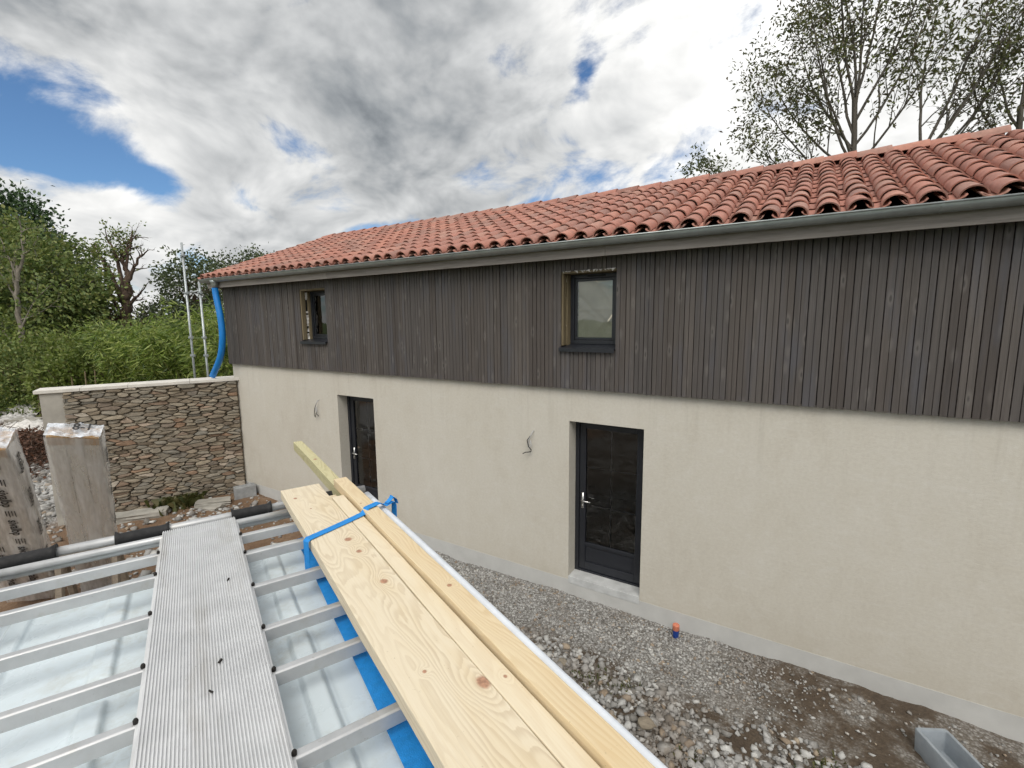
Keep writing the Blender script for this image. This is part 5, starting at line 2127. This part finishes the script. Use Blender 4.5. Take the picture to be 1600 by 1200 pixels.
fan_tree('tall_tree', (11.2, 26.5, -.23), (11.2, 26.5, 12.0),
         [(-70, 30, 7.0, 11.0), (30, 14, 8.0, 12.0), (-95, 44, 5.5, 11.0)],
         'sparse tree partly cut by the upper frame edge beyond the ridge end', 9, ASHW, .2, per=2, ll=.24, lw=.045, spread=.22, group=G_R)
LOWS = [dict(seg=6, wander=.14, up=.04, kids=9, klen=1.1, kang=40, start=.2), dict(seg=4, wander=.2, up=.02, kids=4, klen=.5, kang=42, start=.2, leaf=True), dict(seg=3, wander=.25, up=0, kids=0, klen=0, kang=0, start=0, leaf=True)]
fan_tree('young_tree', (-3.3, 15.3, -.23), (-3.2, 15.3, 7.2), [(-60, 35, 2.4, 6.9), (60, 40, 2.4, 6.6), (0, 10, 2.6, 7.2), (-110, 55, 2.2, 6.6), (110, 60, 2.6, 6.9), (-90, 20, 2.3, 7.0), (90, 65, 2.9, 7.0)],
         'low light-green treetop peeping over the ridge left of the largest tree', 12, LOWS, .13, leaf='leaf_light', per=4, ll=.15, lw=.035, spread=.12, group=G_R)


def dense_tree(name, base, top, radius, label, seed, leaf, bark, n_leaf, ll=.30, lw=.09, squash=.9, low=.12, cl=70, clr=.55, trunk_r=.3, group=None, holes=0.0):
    """crown of leaf clumps on an uneven shell around a branching trunk"""
    rng = np.random.default_rng(seed)
    b = np.array([base[0], base[1], -.23])
    H = top + .23
    polys, anchors = [], []
    spec = [dict(seg=8, wander=.10, up=.05, kids=7, klen=radius * .55, kang=42, start=.25), dict(seg=5, wander=.2, up=.04, kids=3, klen=radius * .25, kang=45, start=.3), dict(seg=3, wander=.25, up=0, kids=0, klen=0, kang=0, start=0)]
    pts = np.array([b + np.array([math.sin(i) * .06, math.cos(i * 1.4) * .06, H * .55 * i / 6]) for i in range(7)])
    polys.append((pts, np.linspace(trunk_r, trunk_r * .5, 7)))
    for j in range(7):
        az, tl = rng.uniform(0, 2 * np.pi), R(rng.uniform(10, 60))
        q = pts[rng.integers(2, 7)]
        d = np.array([math.cos(az) * math.sin(tl), math.sin(az) * math.sin(tl), math.cos(tl)])
        grow(rng, polys, anchors, q, d, radius * rng.uniform(.8, 1.15), trunk_r * .4, 0, spec)
    # clump centres
    cz = low * H + (1 - low) * H * .5
    hz = (1 - low) * H * .5
    dirs = rng.normal(0, 1, (cl * 3, 3))
    dirs /= np.linalg.norm(dirs, axis=1)[:, None]
    ph = rng.uniform(0, 6, 6)
    lump = 1 + .16 * np.sin(3 * dirs[:, 0] + ph[0]) * np.sin(3.3 * dirs[:, 1] + ph[1]) + .13 * np.sin(5.5 * dirs[:, 2] + ph[2] + 3 * dirs[:, 0]) + rng.normal(0, .07, len(dirs))
    rr = np.where(rng.random(len(dirs)) < .75, rng.uniform(.78, 1.0, len(dirs)), rng.uniform(.3, .8, len(dirs))) * lump
    tap = 1 - .25 * np.clip(dirs[:, 2], 0, 1)
    C = np.stack([dirs[:, 0] * radius * squash * rr * tap, dirs[:, 1] * radius * squash * rr * tap, cz + dirs[:, 2] * hz * rr * .97], -1) + b * np.array([1, 1, 0]) + np.array([0, 0, -.23])
    sel = rng.integers(0, len(C), n_leaf)
    if holes:
        keep = np.sin(C[:, 0] * 2.1 + ph[3]) + np.sin(C[:, 2] * 2.3 + ph[4]) + rng.normal(0, .5, len(C)) > holes
        sel = sel[keep[sel]]
    off = rng.normal(0, 1, (len(sel), 3)) * clr * np.array([1, 1, .62])
    P = C[sel] + off
    ok = P[:, 2] > -.1
    P, sel, off = P[ok], sel[ok], off[ok]
    D = dirs[sel] * .6 + np.array([0, 0, -.35]) + off * .3
    return make_tree(name, tuple(b), label, bark, leaf, polys, P, D, rng, ll, lw, group=group, rand=.6)


G_L = 'trees beyond the garden wall'
dense_tree('evergreen_tree', (-50.0, 5.6), 13.4, 4.3, 'tall dark evergreen tree towering at the far frame edge', 31, 'leaf_dark', 'bark_brown', 15000, .34, .10, trunk_r=.4, group=G_L, cl=110, clr=.6)
dense_tree('evergreen_tree', (-58.5, 3.2), 12.6, 5.6, 'dark evergreen mostly cut off by the frame edge', 32, 'leaf_dark', 'bark_brown', 12000, .38, .12, trunk_r=.4, group=G_L, cl=110, clr=.7)
dense_tree('oak_tree', (-38.6, 3.6), 9.6, 4.0, 'mid-green leafy oak in front of the dark evergreen', 33, 'leaf_oak', 'bark_grey', 17000, .25, .085, low=.06, group=G_L, cl=100, clr=.5)
dense_tree('oak_tree', (-38.0, 5.2), 5.6, 2.0, 'lower dark oak filling the gap before the half-dead tree', 34, 'leaf_oakdark', 'bark_grey', 10000, .25, .085, low=.05, group=G_L, cl=80, clr=.42)
dense_tree('oak_tree', (-44.5, 7.2), 8.6, 1.9, 'oak behind the leafy oak with an open thin top', 39, 'leaf_oakdark', 'bark_grey', 5000, .25, .085, low=.2, group=G_L, cl=70, clr=.45, holes=.1)
dense_tree('oak_tree', (-35.2, 10.4), 8.1, 2.55, 'dark open-crowned oak behind the scaffold posts', 35, 'leaf_oakdark', 'bark_brown', 8500, .22, .075, low=.2, group=G_L, cl=80, clr=.36, holes=-.55)
dense_tree('oak_tree', (-45.0, 17.9), 9.9, 2.7, 'round treetop showing above the roof verge beside the scaffold', 36, 'leaf_oakdark', 'bark_brown', 6000, .26, .09, low=.3, group=G_L, cl=70, clr=.42, holes=-.6)
dense_tree('oak_tree', (-44.6, 20.6), 10.5, 2.2, 'treetop tucked closest behind the tiled verge', 37, 'leaf_oakdark', 'bark_brown', 6000, .26, .09, low=.3, group=G_L, cl=70, clr=.45)
dense_tree('oak_tree', (-40.6, 10.2), 4.3, 3.4, 'low dark thicket tree at the foot of the half-dead tree', 38, 'leaf_oakdark', 'bark_brown', 9000, .26, .09, low=.0, group=G_L, cl=80, clr=.45)

HALF = [
    (0.42, [(-36.44, 6.9, -0.29), (-36.66, 7.14, 2.12), (-36.79, 7.32, 3.73), (-36.84, 7.49, 4.94), (-36.9, 7.61, 5.94)]),
    (0.2, [(-36.84, 7.49, 4.94), (-36.9, 7.7, 6.55), (-37.14, 7.72, 7.56), (-36.88, 8.01, 8.36), (-36.81, 8.14, 8.96)]),
    (0.17, [(-36.84, 7.42, 4.54), (-37.33, 7.3, 5.67), (-37.81, 7.17, 6.76), (-38.92, 7.22, 7.64), (-40.2, 7.12, 8.25)]),
    (0.15, [(-36.89, 7.58, 5.74), (-36.6, 7.92, 6.75), (-36.34, 8.21, 7.55), (-35.33, 8.31, 7.95)]),
    (0.13, [(-36.71, 7.51, 4.62), (-36.3, 7.85, 5.13), (-35.11, 7.98, 5.8)]),
    (0.15, [(-36.9, 7.44, 4.94), (-37.25, 7.49, 6.55), (-37.57, 7.48, 7.76), (-37.93, 7.39, 8.57), (-38.19, 7.28, 8.9)]),
    (0.12, [(-36.79, 7.32, 3.73), (-37.57, 7.06, 5.15), (-38.02, 7.04, 6.76), (-38.48, 6.95, 7.97), (-39.74, 6.99, 8.68)]),
    (0.1, [(-36.94, 7.68, 6.55), (-36.94, 7.87, 7.76), (-36.96, 7.99, 8.56), (-36.75, 8.2, 9.04)]),
    (0.14, [(-36.89, 6.97, 1.92), (-37.68, 6.74, 3.54), (-38.41, 6.39, 4.23), (-38.94, 6.09, 4.36)]),
    (0.12, [(-36.38, 7.32, 2.12), (-35.75, 7.86, 3.12), (-35.29, 8.28, 3.92)]),
]
DEAD = [
    (0.132, [(-32.2, 1.36, -0.3), (-32.37, 1.55, 2.5), (-32.7, 1.64, 4.35), (-32.83, 1.76, 5.58), (-32.82, 1.89, 6.36)]),
    (0.078, [(-32.79, 1.83, 5.89), (-32.64, 2.08, 6.82), (-32.75, 2.15, 7.74), (-32.89, 2.22, 8.67)]),
    (0.060, [(-32.77, 1.8, 5.58), (-33.09, 1.74, 6.45), (-33.4, 1.65, 7.07), (-33.65, 1.6, 7.75)]),
    (0.054, [(-32.69, 2.04, 6.82), (-32.35, 2.32, 7.18), (-32.06, 2.57, 7.67)]),
    (0.060, [(-32.72, 1.68, 4.66), (-33.19, 1.51, 5.44), (-33.54, 1.39, 6.06)]),
    (0.048, [(-32.56, 1.53, 3.12), (-32.0, 2.12, 4.65), (-31.39, 2.63, 5.41)]),
    (0.042, [(-32.55, 1.64, 3.73), (-31.83, 2.13, 4.03), (-31.07, 2.7, 4.64)]),
    (0.048, [(-32.79, 1.69, 4.97), (-33.01, 1.7, 5.9), (-32.96, 1.88, 6.82)]),
    (0.054, [(-32.38, 1.44, 1.88), (-32.94, 1.25, 2.81), (-33.38, 1.07, 3.37)]),
]


def limb_tree(name, limbs, label, seed, bark, twig_n, twig_len):
    rng = np.random.default_rng(seed)
    polys, anchors = [], []
    spec = [dict(seg=5, wander=.22, up=.05, kids=3, klen=twig_len * .5, kang=40, start=.2, leaf=True), dict(seg=4, wander=.25, up=.02, kids=0, klen=0, kang=0, start=0, leaf=True)]
    for i, (r_, pts) in enumerate(limbs):
        P = np.array([p[:] for p in catmull(pts, 5)])
        P[1:-1] += rng.normal(0, r_ * .18, P[1:-1].shape)
        polys.append((P, np.linspace(r_, r_ * (.6 if i == 0 else .18), len(P))))
        if i == 0:
            continue
        for _ in range(twig_n):
            q = rng.integers(len(P) // 3, len(P) - 1)
            dd = P[q + 1] - P[q]
            dd /= np.linalg.norm(dd)
            v = rng.normal(0, 1, 3)
            d = dd * .75 + v * .45 + np.array([0, 0, .15])
            grow(rng, polys, anchors, P[q], d / np.linalg.norm(d), twig_len * rng.uniform(.5, 1.2), r_ * .3, 0, spec)
    return rng, polys, np.array([a[0] for a in anchors]), np.array([a[1] for a in anchors])


rng, polys, A, D = limb_tree('half_dead_tree', HALF, '', 51, 'bark_brown', 8, 1.1)
keep = (A[:, 0] < -36.75) & (A[:, 2] > 4.2)
keep &= rng.random(len(A)) < .6
P = np.repeat(A[keep], 3, 0)
P = P + rng.normal(0, .16, P.shape)
t = make_tree('half_dead_tree', (-36.44, 6.9, -.29), 'half-dead tree with bare crooked limbs and thin leaves', 'bark_brown', 'leaf_oak', polys, P, np.repeat(D[keep], 3, 0), rng, .20, .065, group=G_L)
n = 2600
C = np.array([[-37.6, 6.7, 3.5], [-38.3, 6.4, 3.9], [-37.3, 6.8, 2.9], [-38.7, 6.2, 3.4], [-37.0, 7.0, 2.6]])
P = C[rng.integers(0, 5, n)] + rng.normal(0, 1, (n, 3)) * np.array([.5, .45, .28]) - np.array([-36.44, 6.9, -.29])
o = link('withered_crown', leaves_mesh('withered_crown', P, np.tile([0, 0, -.8], (n, 1)), rng, .2, .07), M['leaf_brown'], t)
o['label'] = 'withered brown foliage'
rng, polys, A, D = limb_tree('dead_tree', DEAD, '', 52, 'bark_pale', 5, .9)
keep = rng.random(len(A)) < .45
P = np.repeat(A[keep], 3, 0)
P = P + rng.normal(0, .12, P.shape)
make_tree('dead_tree', (-32.2, 1.36, -.3), 'pale dead branching tree standing before the leafy oak', 'bark_pale', 'leaf_oak', polys, P, np.repeat(D[keep], 3, 0), rng, .18, .06, group=G_L)


def shrub(name, base, top, radius, label, seed, leaf, n, ll, lw, group):
    rng = np.random.default_rng(seed)
    root = empty(name, (base[0], base[1], -.23))
    tag(root, label, 'shrub', group)
    H = top + .23
    polys = []
    for i in range(12):
        az = rng.uniform(0, 2 * np.pi)
        q = np.array([0, 0, 0.])
        d = np.array([math.cos(az) * .35, math.sin(az) * .35, 1.0])
        pts = [q.copy()]
        for k_ in range(5):
            d = d + rng.normal(0, .14, 3)
            d /= np.linalg.norm(d)
            q = q + d * H * .17
            pts.append(q.copy())
        polys.append((np.array(pts), np.linspace(.03, .008, 6)))
    link('stems', tubes_mesh('stems', polys, 4), M['bark_brown'], root)
    nc = 60
    C = rng.normal(0, 1, (nc, 3))
    C /= np.linalg.norm(C, axis=1)[:, None]
    C *= rng.uniform(.5, 1.0, nc)[:, None] * (1 + rng.normal(0, .1, nc))[:, None]
    C = C * np.array([radius, radius, H * .5]) + np.array([0, 0, H * .5])
    sel = rng.integers(0, nc, n)
    P = C[sel] + rng.normal(0, 1, (n, 3)) * radius * .2
    P = P[P[:, 2] > 0.02]
    D = P - np.array([0, 0, H * .4])
    D = D / np.linalg.norm(D, axis=1)[:, None] + np.array([0, 0, -.2])
    link('foliage', leaves_mesh('foliage', P, D, rng, ll, lw, rand=.6), M[leaf], root)


G_S = 'wild shrubs along the field edge'
for i, (b, tp, r_, lab, lf) in enumerate([
        ((-33.0, 1.6), 3.7, 1.9, 'bushy olive shrub under the pale dead tree', 'leaf_shrub'),
        ((-29.2, 2.7), 3.3, 1.8, 'broad yellow-green shrub beside the bamboo thicket', 'leaf_shrub'),
        ((-28.8, 0.6), 2.6, 1.5, 'dull green shrub at the field edge by the frame border', 'leaf_oak'),
        ((-30.5, 5.0), 3.9, 2.1, 'dark shrub below the lower oak', 'leaf_oak'),
        ((-26.6, 1.5), 2.2, 1.1, 'small pale shrub in front of the broad yellow-green shrub', 'leaf_shrub'),
        ((-36.5, 1.2), 3.6, 2.3, 'shadowy shrub farthest towards the field corner', 'leaf_oakdark'),
        ((-33.5, 7.6), 3.1, 2.2, 'dark shrub between bamboo and half-dead tree', 'leaf_oakdark'),
        ((-25.2, 1.3), 2.4, 1.0, 'low leafy shrub at the open end of the bamboo', 'leaf_shrub'),
        ((-24.6, 2.6), 3.1, 1.2, 'rounded light-green shrub touching the bamboo', 'leaf_bush'),
        ((-26.4, 3.6), 3.5, 1.4, 'taller rounded shrub behind the light-green shrub', 'leaf_oak'),
        ((-28.0, 7.6), 3.2, 2.2, 'dark shrub rising behind the bamboo thicket', 'leaf_oakdark')]):
    shrub('shrub', b, tp, r_, lab, 70 + i, lf, 5200, .17, .05, G_S)


def bamboo(base, top, radius, label, seed):
    rng = np.random.default_rng(seed)
    root = empty('bamboo_clump', (base[0], base[1], -.23))
    tag(root, label, 'bamboo', 'bamboo thicket behind the garden wall')
    H = top + .23
    polys, LP, LD = [], [], []
    for i in range(26):
        az, rr = rng.uniform(0, 2 * np.pi), radius * math.sqrt(rng.uniform(0, 1)) * .6
        q = np.array([math.cos(az) * rr, math.sin(az) * rr, 0.])
        out = np.array([math.cos(az), math.sin(az), 0]) * rng.uniform(.05, .35)
        h = H * rng.uniform(.72, 1.06)
        pts = [q.copy()]
        ns = 9
        for k_ in range(ns):
            t = (k_ + 1) / ns
            d = np.array([0, 0, 1.0]) + out * (t * 1.1) ** 2 * 2.2 + rng.normal(0, .05, 3)
            d /= np.linalg.norm(d)
            q = q + d * h / ns
            pts.append(q.copy())
        pts = np.array(pts)
        polys.append((pts, np.linspace(.014, .004, ns + 1)))
        m = 120
        tt = rng.uniform(.18, 1.0, m) ** .8 * ns
        i0 = np.minimum(tt.astype(int), ns - 1)
        base_p = pts[i0] + (pts[i0 + 1] - pts[i0]) * (tt - i0)[:, None]
        side = rng.normal(0, 1, (m, 3)) * np.array([1, 1, .35])
        side /= np.linalg.norm(side, axis=1)[:, None]
        LP.append(base_p + side * rng.uniform(.02, .34, m)[:, None])
        LD.append(side * .8 + np.array([0, 0, -.35]))
    link('canes', tubes_mesh('canes', polys, 4), M['cane'], root)
    link('foliage', leaves_mesh('foliage', np.concatenate(LP), np.concatenate(LD), rng, .30, .026, rand=.35), M['leaf_bamboo'], root)


BAM = [
       ((-22.8, 2.3), 3.60, .95, 'bamboo clump at the open end of the thicket'), ((-20.9, 2.4), 3.50, .95, 'bamboo clump in the middle of the thicket'),
       ((-19.5, 2.6), 3.60, .9, 'bamboo clump left of the scaffold posts'), ((-18.2, 2.8), 3.85, .9, 'bamboo clump seen between the scaffold posts'),
       ((-16.7, 2.75), 4.30, .85, 'tall bamboo clump right of the scaffold posts'), ((-15.4, 2.7), 4.50, .85, 'tallest bamboo clump beside the blue hose'),
       ((-21.5, 4.2), 3.85, 1.1, 'bamboo clump in the second row behind the middle clump'), ((-18.6, 4.6), 4.15, 1.1, 'bamboo clump in the second row behind the scaffold'),
       ((-16.2, 4.6), 4.35, 1.0, 'bamboo clump in the second row beside the house')]
for i, (b, tp, r_, lab) in enumerate(BAM):
    bamboo(b, tp, r_, lab, 90 + i)

# ------------------------------------------------------------------ field edge clutter
def stake(x, y, h, r_, label, lean):
    mb = MB()
    mb.tube([(0, 0, 0), (lean * .5, 0, h * .5), (lean, 0.02, h)], [r_, r_, r_ * .8], 6)
    o = mb.build('garden_stake', M['jamb'], None, loc=(x, y, -.25))
    tag(o, label, 'stake', 'weathered stakes along the field edge')


stake(-33.2, 1.55, 1.35, .05, 'pale stake standing alone on the grass past the wall end', .05)
stake(-24.0, .95, 1.75, .03, 'slanting stake in front of the bamboo above the coping', -.16)
stake(-23.6, 1.2, 1.95, .03, 'straight stake in front of the bamboo above the coping', .05)
stake(-23.2, 1.35, 2.05, .03, 'tallest stake in front of the bamboo above the coping', .16)
stake(-25.6, .55, 1.35, .035, 'short stake near the open end of the bamboo', .05)
stake(-26.3, .45, 1.4, .035, 'short stake by the coping end', -.02)
rough_box('concrete_slab', 1.9, .8, .45, M['slab'], (-30.6, 1.15, -.02), R(25), 'long pale concrete slab on the grass edge past the wall end', 'slab', 40, (.0, .03), .03)
rough_box('concrete_slab', .9, .6, .22, M['slab'], (-24.9, -.35, -.12), R(40), 'short concrete slab beside the white rubble heap', 'slab', 41, (.0, .06), .03)


def tarp(loc, sx, sy, h, label, seed):
    rng = np.random.default_rng(seed)
    n = 18
    X, Y = np.meshgrid(np.linspace(-1, 1, n), np.linspace(-1, 1, n), indexing='ij')
    Z = h * np.clip(1 - X ** 2 * .9, 0, 1) * np.clip(1 - Y ** 2 * .9, 0, 1) + rng.normal(0, .06 * h + .015, X.shape)
    idx = np.arange(n * n).reshape(n, n)
    F = np.stack([idx[:-1, :-1], idx[1:, :-1], idx[1:, 1:], idx[:-1, 1:]], -1).reshape(-1, 4)
    V = np.stack([X.ravel() * sx, Y.ravel() * sy, Z.ravel()], -1)
    o = link('plastic_sheet', fast_mesh('plastic_sheet', V, F), M['torn'], None, loc, (0, 0, R(30)))
    tag(o, label, 'sheet')


tarp((-28.0, .45, -.22), .85, .6, .42, 'crumpled white plastic sheet near the long concrete slab', 3)
tarp((-23.6, -.55, -.22), .8, .5, .28, 'crumpled grey-white sheet close to the wall end', 6)


def heap(name, cx, cy, rx, ry, h, n, smin, mat, label, cat, seed):
    rng = np.random.default_rng(seed)
    x = rng.normal(0, .45, n) * rx
    y = rng.normal(0, .45, n) * ry
    bv, bf = ico_base()
    sz = rng.lognormal(math.log(smin), .4, n)
    z = h * np.exp(-((x / rx) ** 2 + (y / ry) ** 2) * 1.5) * rng.uniform(.3, 1, n) - .2
    V = (rng.normal(0, .2, (n, 12, 3)) + bv[None]) * sz[:, None, None] + np.stack([x + cx, y + cy, z], -1)[:, None, :]
    F = (bf[None] + (np.arange(n) * 12)[:, None, None]).reshape(-1, 3)
    o = link(name, fast_mesh(name, V.reshape(-1, 3), F), mat)
    tag(o, label, cat, kind='stuff')


M['white_rubble'] = simple('white_rubble', (0.46, 0.45, 0.43), .9, var=.3, scale=9)
heap('rubble_heap', -25.6, -.4, 1.2, .6, .22, 170, .08, M['white_rubble'], 'heap of white rubble past the end of the garden wall', 'rubble', 4)


def brush_pile():
    rng = np.random.default_rng(13)
    polys = []
    for i in range(520):
        c = np.array([rng.normal(-18.6, 1.3), rng.normal(-1.75, .75), 0])
        d = rng.normal(0, 1, 3) * np.array([1, 1, .45])
        d /= np.linalg.norm(d)
        L = rng.uniform(.4, 1.3)
        z = -.2 + rng.uniform(0, 1) * .75 * math.exp(-((c[0] + 18.6) ** 2 / 3 + (c[1] + 1.75) ** 2 / 1.2))
        p0 = c + np.array([0, 0, z])
        polys.append((np.array([p0 - d * L / 2, p0 + rng.normal(0, .08, 3), p0 + d * L / 2]), np.array([.012, .010, .005])))
    root = link('brush_pile', tubes_mesh('brush_pile', polys, 4), m_bark('dead_twig', (.045, .026, .018), (.13, .075, .05)))
    tag(root, 'heap of dead red-brown brushwood between the wrapped packs and the wall end', 'brushwood', kind='stuff')
    n = 3500
    P = np.stack([rng.normal(-18.6, 1.2, n), rng.normal(-1.75, .7, n), np.zeros(n)], -1)
    P[:, 2] = -.2 + rng.uniform(0, 1, n) * .8 * np.exp(-((P[:, 0] + 18.6) ** 2 / 3 + (P[:, 1] + 1.75) ** 2 / 1.2))
    o = link('dead_leaves', leaves_mesh('dead_leaves', P, np.tile([0, 0, -.2], (n, 1)), rng, .10, .035, rand=1.0), M['leaf_brown'], root)


brush_pile()


def build_cart():
    M['orange'] = simple('faded_orange_paint', (0.50, 0.15, 0.07), .5, var=.2)
    M['teal'] = simple('teal_plastic', (0.06, 0.24, 0.22), .5, var=.2)
    root = empty('garden_trailer', (-41.5, 2.9, -.23), R(20))
    tag(root, 'small orange trailer with a teal barrel far off on the grass', 'trailer')
    mb = MB()
    mb.prism([(-.9, .55), (.9, .55), (1.05, .95), (-1.05, .95)], (1, 0, 0), (0, 0, 1), (0, 1, 0), (0, -.55, 0), 1.1)
    mb.build('tray', M['orange'], root, bevel=.02)
    for s in (-.6, .6):
        mb = MB()
        mb.tube([(-.3, s - .06, .3), (-.3, s + .06, .3)], .3, 14)
        mb.build('wheel', M['tyre'], root)
    mb = MB()
    mb.tube([(1.05, 0, .6), (2.0, 0, .35)], .04, 8)
    mb.build('drawbar', M['galv'], root)
    mb = MB()
    mb.tube([(1.4, .5, .0), (1.4, .5, .1), (1.4, .5, .7), (1.4, .5, .8)], [.27, .3, .3, .25], 14)
    mb.build('barrel', M['teal'], root, smooth=True)


build_cart()


def grass_field():
    rng = np.random.default_rng(77)
    n = 16000
    x = rng.uniform(-60, -27, n)
    y = rng.uniform(-9, 4.5, n)
    keep = x < -27 - 2 * np.sin(y * .8)
    x, y = x[keep], y[keep]
    P = np.stack([x, y, np.full(len(x), -.24)], -1)
    o = link('grass', leaves_mesh('grass', P, np.tile([0, 0, 1.6], (len(x), 1)), rng, .38, .03, rand=.5), m_leaf('grass_blade', [(.05, .085, .018), (.09, .14, .03), (.15, .17, .055)], .3))
    tag(o, 'rough grass of the field past the garden wall', 'grass', kind='stuff')


grass_field()
for _o in scene.objects:
    if _o.parent is None and _o.get('category') and not _o.get('kind'):
        _o['kind'] = 'thing'
